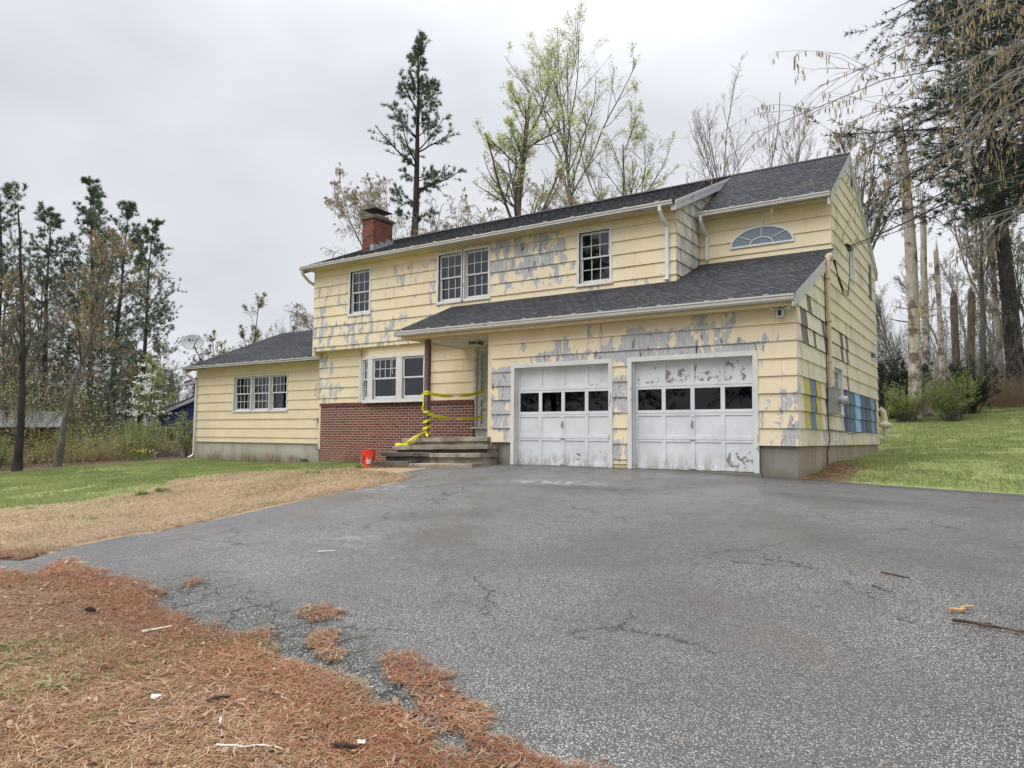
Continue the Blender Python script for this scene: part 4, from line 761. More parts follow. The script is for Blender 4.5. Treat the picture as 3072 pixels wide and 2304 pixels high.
hd = MB(); hd.prism([P0, P1, P2, P3], lambda p: (p[0], p[1], 3.25), lambda p: (p[0], p[1], 3.52)); hd.build('bay_header', M_SID, bo)
def baysash(B, a, b, z0, z1, grid_up, grid_low=False):
    zm = 2.54; t = .05; mt = .009
    for (lo, hi, dd, g) in ((zm-.02, z1, -.03, grid_up), (z0, zm+.02, -.065, grid_low)):
        s = MB(); s.bbox(B, a, a+t, dd-.03, dd, lo, hi); s.bbox(B, b-t, b, dd-.03, dd, lo, hi); s.bbox(B, a+t, b-t, dd-.03, dd-.001, hi-t, hi); s.bbox(B, a+t, b-t, dd-.03, dd-.001, lo, lo+t*(1.6 if lo < 2 else .9)); s.build('sash', M_SASH, bo)
        g0, g1, h0, h1_ = a+t, b-t, lo+t, hi-t; nc, nr = g or (1, 1)
        if g:
            m2 = MB()
            for i in range(1, nc): u = g0+(g1-g0)*i/nc; m2.bbox(B, u-mt, u+mt, dd-.026, dd-.006, h0, h1_)
            for j in range(1, nr): z = h0+(h1_-h0)*j/nr; m2.bbox(B, g0, g1, dd-.0255, dd-.0065, z-mt, z+mt)
            m2.build('muntin_grid', M_SASH, bo)
        for i in range(nc):
            for j in range(nr): pane(bo, B, g0+(g1-g0)*i/nc+.0005, g0+(g1-g0)*(i+1)/nc-.0005, h0+(h1_-h0)*j/nr+.0005, h0+(h1_-h0)*(j+1)/nr-.0005, dd-.016, M_GLASS)
baysash(B_, .17, 1.16, 1.91, 3.16, (4, 2)); baysash(B_, 1.41, L_-.08, 1.91, 3.16, None); baysash(B0_, .11, L0_-.09, 1.91, 3.16, (2, 2), (2, 2))
mb = MB(); mb.bbox(B_, .90, 1.16, -.125, -.122, 2.16, 2.46); o = mb.build('paper_notice', M_PAPER, bo)
mb = MB()
for i in range(7): mb.bbox(B_, .93, 1.13-.03*(i % 3), -.1215, -.1205, 2.42-i*.035, 2.424-i*.035)
mb.build('notice_print', M_METAL, o)
# entry door with its sidelight
Bd = BF(2.355); mb = MB(); mb.bbox(Bd, -9.36, -9.27, -.05, .06, .98, 3.28); mb.bbox(Bd, -9.27, -7.2, -.05, .055, 3.22, 3.30); mb.bbox(Bd, -8.90, -8.84, -.05, .05, 1.0, 3.22); mb.bbox(Bd, -9.42, -7.2, -.05, .12, .985, 1.03); mb.bbox(Bd, -9.34, -7.2, -.05, .03, .72, .985); mb.bbox(Bd, -8.82, -8.80, -.02, .07, 1.03, 3.22)
dr = mb.build('front_door_frame', flat('grimy_cream_paint', (.47, .45, .39), .7, 0, .3, 9), house, label='grimy cream sidelight and door frame tucked beside the garage wall'); GC = MATS['window_glass']; M_GRIM = flat('grimy_grey_paint', (.40, .39, .35), .7, 0, .35, 12)
mb = MB(); mb.bbox(Bd, -9.27, -9.13, -.045, .02, 1.03, 3.22); mb.bbox(Bd, -8.945, -8.90, -.045, .02, 1.03, 3.22); mb.bbox(Bd, -9.13, -8.945, -.045, .02, 3.09, 3.22)
for z in (2.74, 2.39, 2.03): mb.bbox(Bd, -9.13, -8.945, -.045, .016, z, z+.04)
for (a, b) in ((1.78, 2.03), (1.56, 1.60), (1.03, 1.12)): mb.bbox(Bd, -9.13, -8.945, -.045, .014, a, b)
mb.bbox(Bd, -9.13, -8.945, -.045, -.02, 1.12, 1.78); mb.build('sidelight', M_GRIM, dr)
for (a, b) in ((2.07, 2.39), (2.43, 2.74), (2.78, 3.09)): pane(dr, Bd, -9.13, -8.945, a, b, -.01, flat('dusty_glass', (.27, .265, .23), .25, 0, .2, 14) if a < 2.1 else MATS['dusty_glass'])
mb = MB(); mb.bbox(Bd, -8.80, -7.25, -.03, .0, 1.03, 3.22); mb.build('storm_door', M_GRIM, dr)
# porch post and lamp
mb = MB(); mb.box(-9.245, -9.125, .0, .12, .74, 3.272); mb.build('porch_post', M_POST, house, label='bare brown wooden porch post')
# ---- garage doors
def gdoor(x0, x1, op, sc, label):
    B = BF(.12); mb = MB(); a, b = op
    mb.bbox(Bg, a, a+.095, -.02, .045, .10, 2.485); mb.bbox(Bg, b-.095, b, -.02, .045, .10, 2.485); mb.bbox(Bg, a+.095, b-.095, -.02, .047, 2.39, 2.485)
    mb.bbox(Bg, a+.095, a+.118, -.16, -.02, .10, 2.39); mb.bbox(Bg, b-.118, b-.095, -.16, -.02, .10, 2.39); mb.bbox(Bg, a+.118, b-.118, -.16, -.02, 2.385, 2.45); mb.bbox(Bg, a+.09, a+.10, -.14, -.02, .10, 2.39)
    fr = mb.build('garage_door_frame', M_TRIM, house)
    L0, L1 = x0, x1; d0 = -.04; zr_ = [.115, .735, 1.282, 1.853, 2.392]; st_ = .085; n = 4; pw = (L1-L0-2*.055-3*st_)/4
    cols_ = [(L0+.055+i*(pw+st_), L0+.055+i*(pw+st_)+pw) for i in range(n)]
    mb = MB(); pe = gauss(*sc)
    def bb(u0, u1, dd0, dd1, z0, z1):
        k = len(mb.v); nseg_ = max(1, int((u1-u0)/.25)); 
        for i in range(nseg_):
            p, q = u0+(u1-u0)*i/nseg_, u0+(u1-u0)*(i+1)/nseg_; m0 = len(mb.v); mb.bbox(B, p, q, dd0, dd1, z0, z1); mb.a[m0:] = [.30+.0*pe(p, z0)]*8
    ed = [L0]+[v for c in cols_ for v in c]+[L1]
    for r_ in range(4):
        z0, z1 = zr_[r_], zr_[r_+1]-.006; bt, tp = .07, (.045 if r_ != 2 else .05)
        if r_ == 3: tp = .035
        for i in range(0, 10, 2): bb(ed[i], ed[i+1], d0, 0, z0, z1)
        for (p, q) in cols_: bb(p, q, d0, -.0015, z0, z0+bt); bb(p, q, d0, -.0015, z1-tp, z1)
    g = mb.build('garage_door', M_DOOR, house, attr='peel', label=label)
    for r_ in range(4):
        z0, z1 = zr_[r_]+.07, zr_[r_+1]-.006-(.045 if r_ < 2 else .05 if r_ == 2 else .035)
        for i, (p, q) in enumerate(cols_):
            if r_ == 2:
                m2 = MB(); m2.bbox(B, p, q, -.024, -.020, z0, z1); m2.build('pane', M_GGLASS, g)
            else:
                m2 = MB(); nu, nz2 = 5, 5
                V = [B(p+(q-p)*a_/nu, -.018, z0+(z1-z0)*c_/nz2) for c_ in range(nz2+1) for a_ in range(nu+1)]; A = [pe(p+(q-p)*a_/nu, z0+(z1-z0)*c_/nz2) for c_ in range(nz2+1) for a_ in range(nu+1)]
                F = [(c_*(nu+1)+a_, c_*(nu+1)+a_+1, (c_+1)*(nu+1)+a_+1, (c_+1)*(nu+1)+a_) for c_ in range(nz2) for a_ in range(nu)]; m2.add(V, F, 0, A); m2.bbox(B, p, q, -.034, -.019, z0, z1)
                m2.build('door_panel', M_DOOR, g, attr='peel')
    hx = (L0+L1)/2-.005; m2 = MB(); m2.bbox(B, hx-.018, hx+.012, 0, .03, 1.00, 1.13); m2.bbox(B, hx-.03, hx-.015, .02, .04, .99, 1.05); m2.build('door_handle', M_METAL, g); m2 = MB(); m2.lathe(B(hx, 0, 1.22), [(.001, .014), (.02, .012), (.022, 0)], 10, M=Matrix.Rotation(R(90), 3, 'X')); m2.build('lock_cover', M_SASH, g)
    for z in (.735, .14): m2 = MB(); m2.bbox(B, hx-.06, hx+.06, 0, .02, z-.012, z+.008); m2.build('lift_bracket', M_METAL, g)
    return g
gdoor(-6.40, -3.945, (-6.51, -3.846), [(-6.3, -5.9, .85, 1.2, .42), (-5.2, -5.0, .2, .5, .5), (-5.6, -5.35, .2, .5, .55), (-5.0, -4.6, .25, .5, .72), (-4.3, -4.1, .22, .42, .68), (-4.5, -4.0, 1.92, 1.98, .8), (-6.2, -5.9, .2, .3, .4), (-5.6, -5.2, 1.9, 2.0, .35), (-7, -3, 0, 3, .26)], 'white panelled garage door on the left, nearer the steps, lightly peeling')
gdoor(-3.375, -.835, (-3.49, -.73), [(-3.3, -2.85, 1.93, 1.99, .85), (-3.0, -2.85, 2.2, 2.26, .7), (-2.66, -2.2, 1.93, 2.18, .92), (-2.0, -1.55, 1.93, 2.08, .92), (-1.35, -1.2, 2.0, 2.25, .9), (-1.3, -.95, 1.98, 2.08, .86), (-1.3, -1.0, .2, .45, .9), (-1.6, -1.5, .2, .42, .7), (-2.6, -2.4, .3, .5, .52), (-2.5, -2.3, .82, .92, .5), (-2.2, -2.1, .2, .5, .5), (-4, 0, 0, 3, .26)], 'white panelled garage door on the right, with large brown bare patches along its top panels')
# flush the pools: the nearest pieces become parts, the rest one joined piece per wall or roof
for kind in ('brick', 'shingle', 'siding_panel'):
    L_ = sorted(POOL[kind], key=lambda q: q[0]); rest = {}
    for i, q in enumerate(L_):
        if kind == 'siding_panel':
            _, par, mb, mt = q
            if i < 300: mb.build(kind, mt, par, attr='peel')
            else: rest.setdefault((par.name, mt.name), []).append(q)
        elif i < 300:
            if kind == 'brick': _, par, c, s, me_ = q; o = bpy.data.objects.new('brick', me_); o.location = c; o.scale = s
            else: _, par, M, me_ = q; o = bpy.data.objects.new('shingle', me_); o.matrix_basis = M
            COL.objects.link(o); o.parent = par
        else: rest.setdefault((par.name if False else q[1].name, ''), []).append(q)
    for (pn, mn), qs in rest.items():
        par = bpy.data.objects[pn]
        if kind == 'siding_panel':
            mb = MB(); [mb.add(q[2].v, q[2].f, 0, q[2].a) for q in qs]; mb.build('siding_panels', bpy.data.materials[mn], par, attr='peel', kind='stuff')
        elif kind == 'brick':
            mb = MB(); [mb.box(c[0]-s[0]/2, c[0]+s[0]/2, c[1]-s[1]/2, c[1]+s[1]/2, c[2]-s[2]/2, c[2]+s[2]/2) for _, _, c, s, _ in qs]; mb.build('bricks', qs[0][4].materials[0], par, kind='stuff')
        else:
            mb = MB()
            for _, _, M, me_ in qs: mb.add([M@v.co for v in me_.vertices], [tuple(p.vertices) for p in me_.polygons])
            mb.build('shingles', M_SHIN, par, kind='stuff')
# ------------------------------------------------------------------ things standing on, at or beside the house
st_ = empty('concrete_steps', 'stained cracked concrete steps leading up to the porch beside the brick skirt', 'steps', (-8.4, -.6, 0))
def slab(name, x0, x1, y0, y1, z0, z1, mat, label=None, seed=0, tilt=.020):
    r = random.Random(seed); n = 14; mb = MB(); f = lambda x: tilt*(x-x1)
    V = []
    for i in range(n+1):
        x = x0+(x1-x0)*i/n; j = [r.uniform(-.006, .006) for _ in range(4)]
        V += [(x, y0+j[0], z0+f(x)+j[1]), (x, y0+j[2], z1+f(x)-.012), (x, y0+.015+j[2], z1+f(x)+j[3]*.4), (x, y1, z1+f(x)+j[3]*.4), (x, y1, z0+f(x))]
    F = [(5*i+k, 5*i+5+k, 5*i+5+(k+1) % 5, 5*i+(k+1) % 5) for i in range(n) for k in range(5)]+[(0, 1, 2, 3, 4), tuple(5*n+k for k in (4, 3, 2, 1, 0))]
    mb.add(V, F); o = mb.build(name, mat, st_)
    if label: o['label'] = label
    return o
slab('landing_slab', -9.85, -7.11, -.14, 2.2, .655, .755, M_STEP, seed=1); slab('riser', -9.78, -7.13, -.08, 2.2, .45, .66, M_STEP, seed=2)
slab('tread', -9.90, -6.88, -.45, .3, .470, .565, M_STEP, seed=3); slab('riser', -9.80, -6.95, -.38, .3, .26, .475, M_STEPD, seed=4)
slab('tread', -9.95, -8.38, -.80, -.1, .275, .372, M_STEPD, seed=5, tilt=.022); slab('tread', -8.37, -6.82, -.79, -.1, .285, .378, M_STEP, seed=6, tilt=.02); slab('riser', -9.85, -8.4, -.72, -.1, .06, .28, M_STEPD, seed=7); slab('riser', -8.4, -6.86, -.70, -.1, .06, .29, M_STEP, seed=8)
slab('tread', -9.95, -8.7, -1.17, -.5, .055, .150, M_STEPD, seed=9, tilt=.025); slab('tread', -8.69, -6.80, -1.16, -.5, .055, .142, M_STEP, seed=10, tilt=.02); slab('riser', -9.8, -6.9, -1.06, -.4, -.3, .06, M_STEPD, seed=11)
mb = MB(); mb.box(-7.13, -6.90, -.36, -.02, -.3, .47); mb.box(-7.13, -6.87, -.70, -.36, -.3, .285); mb.box(-7.13, -6.84, -1.05, -.70, -.3, .07); mb.build('side_cheek', M_STEP, st_)
# barrier tape: two sagging runs from the post to the door side, with a wrapped and trailing end
def ribbon(mb, pts, ups, w):
    pts = [Vector(p) for p in pts]; V = []; 
    for p, u in zip(pts, ups): u = Vector(u).normalized()*w/2; V += [p-u, p+u]
    F = [(2*i, 2*i+2, 2*i+3, 2*i+1) for i in range(len(pts)-1)]; mb.add(V, F)
def sag(p, q, dz, n=26):
    p, q = Vector(p), Vector(q); return [p.lerp(q, i/n)-Vector((0, 0, dz*4*(i/n)*(1-i/n))) for i in range(n+1)]
def twist(pts, a0, a1, ease=1.6):
    o = []
    for i, p in enumerate(pts):
        t = (pts[min(i+1, len(pts)-1)]-pts[max(0, i-1)]).normalized(); u = Vector((0, 0, 1))-t*t.z; u.normalize(); v = t.cross(u); s = i/(len(pts)-1); a = a0+(a1-a0)*(.5-.5*math.cos(math.pi*min(1, max(0, (s-.15)/.6)))); o.append(u*math.cos(a)+v*math.sin(a))
    return o
tp = empty('barrier_tape', 'yellow CAUTION tape strung from the porch post to the doorway and trailing down the steps', 'tape', (-9.18, 0, .76))
def taperun(name, p, q, dz, a0, a1):
    pts = sag(p, q, dz); mb = MB(); ribbon(mb, pts, twist(pts, a0, a1), .078); return mb.build(name, M_TAPE, tp)
taperun('upper_run', (-9.12, -.01, 1.88), (-8.93, 2.25, 2.06), .13, 0, 2.95); taperun('lower_run', (-9.12, -.01, 1.34), (-8.98, 2.27, 1.33), .10, 0, 2.95)
def wrap(name, z0, z1, turns, r=.10, w=.085, seed=0):
    n = int(turns*16); pts = []; ups = []; rr_ = random.Random(seed)
    for i in range(n+1):
        a = 2*math.pi*i/16; q = max(abs(math.cos(a)), abs(math.sin(a))); pts.append((-9.185+.072/q*math.cos(a)+rr_.uniform(0, .006), .06+.072/q*math.sin(a), z0+(z1-z0)*i/n)); ups.append((rr_.uniform(-.1, .1), 0, 1))
    mb = MB(); ribbon(mb, pts, ups, w); return mb.build(name, M_TAPE, tp)
wrap('post_band', 1.875, 1.885, 1.1, w=.10); wrap('post_wrap', .84, 1.22, 2.3, w=.07, seed=3); wrap('post_band', 1.34, 1.40, 1.0, w=.05, seed=4)
mb = MB(); ribbon(mb, [(-9.26, -.03, 1.88), (-9.29, -.04, 1.78), (-9.27, -.03, 1.70), (-9.24, -.02, 1.62), (-9.26, -.03, 1.52), (-9.25, -.03, 1.42)], [(1, 0, .1)]*6, .035); mb.build('hanging_strip', M_TAPE, tp)
for k, (pp, w_) in enumerate((([(-9.15, -.03, .90), (-9.2, -.12, .84), (-9.32, -.20, .76), (-9.48, -.24, .66), (-9.6, -.32, .56), (-9.72, -.36, .548), (-9.9, -.34, .545)], .07), ([(-9.12, -.03, .88), (-9.22, -.16, .80), (-9.3, -.22, .70), (-9.36, -.26, .60), (-9.42, -.38, .552), (-9.55, -.42, .55)], .05), ([(-9.12, -.03, .86), (-9.05, -.10, .80), (-8.98, -.12, .775)], .07))):
    mb = MB(); ribbon(mb, pp, [(.3+.2*math.sin(i*1.7+k), .2, .8+.2*math.cos(i*2.1)) for i in range(len(pp))], w_); mb.build('trailing_end', M_TAPE, tp)
def text(name, s, size, M, mat, par, depth=.0008):
    cu_ = bpy.data.curves.new(name, 'FONT'); cu_.body = s; cu_.size = size; cu_.extrude = depth; cu_.align_x = 'CENTER'; cu_.align_y = 'CENTER'; to = bpy.data.objects.new(name, cu_); COL.objects.link(to)
    dg = bpy.context.evaluated_depsgraph_get(); me_ = bpy.data.meshes.new_from_object(to.evaluated_get(dg)); bpy.data.objects.remove(to); me_.transform(M); me_.materials.clear(); return link(name, me_, mat, par)
RX = Matrix.Rotation(R(90), 4, 'X')
text('tape_lettering', 'CAUTION', .034, Matrix.Translation((-9.185, -.0165, 1.88))@RX, M_BLACK, tp)
for i, (z, xx) in enumerate(((1.19, -9.19), (1.02, -9.18))): text('tape_lettering', 'CAU', .05, Matrix.Translation((xx, -.022, z))@RX@Matrix.Rotation(R(35), 4, 'Z'), M_BLACK, tp)
# orange bucket leaning on the end of the bottom step
bk = empty('orange_bucket', 'bright orange plastic bucket standing at the left end of the steps', 'bucket', (-10.22, -.95, h1(-10.22, -.95)+.01), inv=False); bk.rotation_euler = (R(-2), R(-5), 0); bk.scale = (1.14, 1.14, 1.1)
mb = MB(); mb.lathe((0, 0, 0), [(.001, .004), (.130, .0), (.133, .004), (.150, .30), (.158, .302), (.158, .312), (.151, .314), (.152, .33), (.160, .332), (.160, .342), (.153, .344), (.154, .372), (.162, .374), (.162, .392), (.152, .392), (.149, .30), (.127, .012), (.001, .012)], 28); mb.build('bucket_body', M_ORANGE, bk, smooth=False)
mb = MB(); a_ = [(.165*math.cos(t), -.165*abs(math.sin(t))*.35-.02, .33-.30*math.sin(t)) for t in [math.pi*i/14 for i in range(15)]]; mb.tube([(p[0]+.0, p[1]-.10*math.sin(math.pi*i/14), p[2]) for i, p in enumerate(a_)], .0035, 5); mb.build('bucket_handle', M_METAL, bk)
def onbucket(u, z, w_, h_, mat, name): 
    mb = MB(); r_ = .1325+(z/.30)*.0175+.001; n = 5; V = []
    for i in range(n+1):
        a = u+(w_/r_)*(i/n-.5); V += [(r_*math.sin(a), -r_*math.cos(a), z-h_/2), ((r_+.001)*math.sin(a), -(r_+.001)*math.cos(a), z+h_/2)]
    mb.add(V, [(2*i, 2*i+2, 2*i+3, 2*i+1) for i in range(n)]); return mb.build(name, mat, bk)
onbucket(-.05, .245, .075, .030, M_BLACK, 'printed_mark'); onbucket(-.05, .185, .06, .045, M_BLACK, 'printed_mark'); onbucket(-.09, .13, .022, .035, M_BLACK, 'printed_mark'); onbucket(-.05, .085, .05, .02, M_BLACK, 'printed_mark'); onbucket(.78, .15, .10, .17, flat('pale_print', (.75, .55, .52), .6), 'pale_panel')
for i in range(4): onbucket(.66+.08*i, .11+.028*i, .012, .07, flat('dark_red_print', (.30, .02, .02), .6), 'printed_mark')
# satellite dish on the low wing
dh = empty('satellite_dish', 'oval white satellite dish on a bent dark mast at the wing roof corner', 'satellite dish', (-23.75, 3.1, zW(3.1)))
dc = Vector((-24.22, 2.98, 4.53)); nrm = Vector((.74, -.62, .20)).normalized(); rt = Vector((0, 0, 1)).cross(nrm).normalized(); rt = -rt if rt.x < 0 else rt; rt = (rt+Vector((0, 0, .03))).normalized(); upv = nrm.cross(rt); upv = -upv if upv.z < 0 else upv
mb = MB(); prof = 7; ks = 36; V = []; F = []
for side in (0, 1):
    for i in range(prof+1):
        for j in range(ks): q = i/prof; th = 2*math.pi*j/ks; V.append(dc+rt*(.44*q*math.cos(th))+upv*(.33*q*math.sin(th))+nrm*(.065*q*q-.065-side*.008))
for side in (0, 1):
    o_ = side*(prof+1)*ks; F += [(o_+i*ks+j, o_+i*ks+(j+1) % ks, o_+(i+1)*ks+(j+1) % ks, o_+(i+1)*ks+j) for i in range(prof) for j in range(ks)]
F += [(prof*ks+j, prof*ks+(j+1) % ks, (2*prof+1)*ks+(j+1) % ks, (2*prof+1)*ks+j) for j in range(ks)]
mb.add(V, F); mb.build('reflector', flat('pale_grey_enamel', (.50, .53, .54), .4, 0, .06), dh, smooth=True)
mb = MB(); base = Vector((-23.80, 3.08, zW(3.08))); mb.tube([base+Vector((0, 0, .02)), base+Vector((.02, 0, .14)), base+Vector((-.12, -.01, .32)), base+Vector((-.27, -.03, .46)), base+Vector((-.31, -.03, .60)), dc-nrm*.1+upv*-.12], .026, 8); mb.build('mast', M_BMETAL, dh)
mb = MB(); mb.box(-23.93, -23.66, 2.96, 3.2, zW(3.08)-.02, zW(3.08)+.05); mb.build('foot_plate', M_METAL, dh)
mb = MB(); mb.tube([dc-upv*.30+Vector((.05, 0, 0)), dc+rt*.20+upv*.0+nrm*.34], .017, 6); mb.build('feed_arm', M_BMETAL, dh)
fc = dc+rt*.22+upv*.055+nrm*.36; mb = MB(); V = [fc+rt*a+upv*b+nrm*c for c in (0, .09) for (a, b) in ((-.10, -.02), (-.03, -.08), (.06, -.08), (.09, .06), (-.08, .075))]; mb.add(V, [(0, 1, 2, 3, 4), (9, 8, 7, 6, 5)]+[(i, i+5, (i+1) % 5+5, (i+1) % 5) for i in range(5)]); mb.build('feed_head', flat('grey_plastic', (.36, .39, .40), .5), dh)
for q in ((-23.42, 3.05), (-23.45, 3.5)): mb = MB(); mb.tube([base+Vector((-.29, -.03, .56)), Vector((q[0], q[1], zW(q[1])+.01))], .008, 5); mb.build('stay_rod', M_METAL, dh)
Md = Matrix((rt, upv, nrm)).transposed().to_4x4(); Md.translation = dc+nrm*.0; mb = MB()
def dpt(a, b): return dc+rt*a+upv*b+nrm*(.065*((a/.41)**2+(b/.315)**2)-.062)
mb.add([dpt(-.19, .13), dpt(-.13, .02), dpt(-.085, .055), dpt(-.075, .09), dpt(-.10, .125)], [(0, 1, 2, 3, 4)]); mb.add([dpt(-.07, .025), dpt(.0, .035), dpt(.035, .06), dpt(.0, .14), dpt(-.015, .15), dpt(-.005, .11), dpt(-.01, .075)], [(0, 1, 2, 6), (2, 3, 5, 6), (3, 4, 5)]); mb.build('dish_emblem', M_BMETAL, dh)
Mt = Md.copy(); Mt.translation = dc+rt*-.06+upv*-.02-nrm*.052; text('dish_lettering', 'DIRECTV', .038, Mt, M_METAL, dh)
# floodlight camera under the garage eave
fl = empty('floodlight_camera', 'white twin floodlight with a camera below it, on the garage wall near the corner', 'floodlight', (-.27, -.05, 3.25))
mb = MB(); mb.lathe((-.27, -.03, 3.25), [(.001, .05), (.06, .05), (.075, .03), (.08, 0)], 16, M=Matrix.Rotation(R(90), 3, 'X')); mb.build('mount', M_SASH, fl)
for sx_ in (-1, 1):
    c = Vector((-.27+sx_*.135, -.13, 3.275)); Mx = (Matrix.Rotation(R(-25*sx_), 3, 'Z')@Matrix.Rotation(R(62), 3, 'X')); mb = MB(); mb.lathe(c, [(.001, -.06), (.035, -.055), (.06, -.01), (.068, .045), (.060, .045), (.050, .035), (.001, .033)], 18, M=Mx); mb.build('lamp_head', M_SASH, fl); mb = MB(); mb.tube([(-.27, -.07, 3.26), c], .014, 6); mb.build('lamp_arm', M_SASH, fl)
mb = MB(); mb.box(-.325, -.215, -.17, -.06, 3.09, 3.23); co_ = mb.build('camera_body', M_SASH, fl); mb = MB(); mb.box(-.308, -.232, -.175, -.169, 3.105, 3.215); mb.build('lens_cover', M_BLACK, co_)
# porch lamp
pl_ = empty('porch_lamp', 'small glass box lamp on the porch ceiling', 'lamp', (-8.45, 1.15, 3.3)); mb = MB(); mb.box(-8.62, -8.28, .98, 1.32, 3.29, 3.31)
for (x, y) in ((-8.6, 1.0), (-8.31, 1.0), (-8.6, 1.29), (-8.31, 1.29)): mb.box(x, x+.014, y, y+.014, 3.2, 3.29)
mb.box(-8.59, -8.31, 1.01, 1.29, 3.19, 3.2); mb.build('lamp_frame', M_TRIM, pl_); mb = MB(); mb.box(-8.585, -8.312, 1.015, 1.288, 3.201, 3.288); mb.build('lamp_glass', flat('smoky_glass', (.12, .12, .11), .15), pl_)
# electric meter, mast and wires
em = empty('electric_meter', 'grey electric meter box with a round glass meter on the right side wall', 'electric meter', (0, 2.85, 1.35)); mb = MB(); mb.box(.03, .21, 2.52, 3.16, 1.33, 1.88); mb.box(.03, .22, 2.50, 3.18, 1.88, 1.895); mb.build('meter_box', M_METAL, em)
mb = MB(); mb.lathe((.21, 2.95, 1.63), [(.085, 0), (.085, .05), (.12, .06), (.12, .09), (.095, .10), (.09, .18), (.001, .19)], 20, M=Matrix.Rotation(R(90), 3, 'Y')); mb.build('meter_glass', flat('meter_glass', (.42, .44, .44), .15), em)
ms = empty('service_mast', 'tan painted service pipe rising from the meter box to a weatherhead', 'pipe', (.08, 2.66, 1.9)); mb = MB(); mb.tube([(.09, 2.66, 1.895), (.09, 2.66, 4.72)], .045, 10); mb.build('mast_pipe', M_TANP, ms); mb = MB(); mb.tube([(.09, 2.66, 4.70), (.09, 2.68, 4.80), (.10, 2.80, 4.84), (.12, 2.90, 4.78)], [.05, .07, .075, .06], 10); mb.build('weatherhead', M_TANP, ms)
for z in (2.45, 3.35, 4.3): mb = MB(); mb.box(.02, .14, 2.60, 2.72, z, z+.025); mb.build('pipe_strap', M_TANP, ms)
def cable(name, label, pts, r, par=None): mb = MB(); mb.tube(pts, r, 6); o = mb.build(name, M_BLACK); o['label'] = label; o['category'] = 'cable'; return o
def cat(p, q, s, n=30): return [tuple(v) for v in sag(p, q, s, n)]
an = (.20, 4.75, 5.48)
def endat(px, d): return tuple(Vector((3.2287, -14.513, .755))+d*(cf+cr*((px[0]-1536)/2205.12)-cu*((px[1]-1152)/2205.12)))
cable('power_cable', 'thicker black overhead cable rising to the right from the side wall', cat(an, (7.36, -9.25, 4.75), .35), .016)
cable('phone_cable', 'thin lower overhead cable running right from the side wall', cat((.15, 4.6, 5.38), (9.2, -10.2, 4.20), .22), .009)
mb = MB()
for k in range(3):
    pp = [(.16+.02*k, 2.88, 4.76), (.22, 3.1, 4.45-.05*k), (.24, 3.6, 4.22-.06*k), (.24, 4.2, 4.25-.05*k), (.22, 4.62, 4.7), (.21, 4.75, 5.2), an]; mb.tube(pp, .011, 5)
mb.tube([(.16, 4.66, 5.5), (.2, 4.75, 5.48), (.2, 4.82, 5.38)], .05, 6); o = mb.build('service_loop', M_BLACK); o['label'] = 'black drooping loop of wires between the weatherhead and the wall anchor'; o['category'] = 'wires'
o = cable('ground_wire', 'thin dark wire running down the side wall below the meter box to the ground', [(.05, 2.50, 4.4), (.05, 2.52, 3.0), (.05, 2.5, 1.9), (.05, 2.52, 1.3), (.05, 2.58, .95), (.06, 2.62, .75), (.03, 2.6, .62), (.0, 2.62, .5), (.0, 2.62, .1)], .012)
o = cable('sagging_wire', 'thin wire sagging along the bottom of the side wall under the blue paint samples', [(.055, 2.6, .98), (.055, 3.6, .96), (.055, 4.6, .93), (.055, 5.4, .90), (.055, 6.2, .95), (.055, 7.0, .96)], .008)
o = cable('loose_wire', 'loose loop of thin wire on the wing wall left of the brick', [(-16.2, 2.82, 2.75), (-16.5, 2.80, 2.5), (-16.6, 2.79, 2.2), (-16.45, 2.80, 2.05), (-16.15, 2.82, 1.95)], .007)
o = cable('hanging_cord', 'pale cord hanging in front of the bay window', [(-11.9, 1.93, 3.52), (-12.05, 1.88, 3.3), (-12.15, 1.88, 3.0), (-12.16, 1.9, 2.75), (-12.13, 1.9, 2.62)], .010); o.data.materials[0] = M_CURT
# radon fan pipe behind the right back corner
rp = empty('vent_pipe', 'cream plastic vent pipe with a round fan at the back right corner', 'vent pipe', (.18, 10.62, .8)); mb = MB(); mb.tube([(-.0, 10.6, .84), (.12, 10.62, .80), (.18, 10.62, .90), (.18, 10.62, 1.02)], .075, 12); mb.tube([(.18, 10.62, 1.02), (.18, 10.62, 1.12)], [.09, .09], 12); mb.tube([(.17, 10.62, 1.32), (.17, 10.62, 1.45), (.14, 10.62, 1.62), (.03, 10.6, 1.74)], .075, 12); mb.build('pipe', M_CREAM, rp)
mb = MB(); mb.lathe((.17, 10.62, 1.12), [(.08, 0), (.12, .02), (.20, .07), (.205, .10), (.205, .14), (.12, .16), (.10, .20), (.08, .22)], 24); mb.build('fan_housing', M_CREAM, rp)
# dryer vent and hose tap on the wing
vb = empty('wall_vent', 'small grey metal hood on the wing wall just left of the brick', 'vent', (-16.35, 2.8, 1.3)); mb = MB(); mb.prism([(0, 0), (-.14, 0), (-.14, .05), (0, .11)], lambda p: (-16.52, 2.84+p[0], 1.27+p[1]), lambda p: (-16.34, 2.84+p[0], 1.27+p[1])); mb.build('hood', M_METAL, vb)
hb = empty('hose_reel_tap', 'small round grey hose hanger at the right end of the wing foundation', 'hose hanger', (-16.42, 2.85, .33)); mb = MB(); mb.lathe((-16.42, 2.86, .36), [(.09, 0), (.095, .03), (.05, .035), (.05, .10), (.085, .105), (.085, .12), (.001, .12)], 16, M=Matrix.Rotation(R(90), 3, 'X')); mb.build('hanger', M_METAL, hb); mb = MB(); mb.tube([(-16.33, 2.83, .45), (-16.33, 2.83, -.15)], .018, 6); mb.build('drain_pipe', M_METAL, hb)
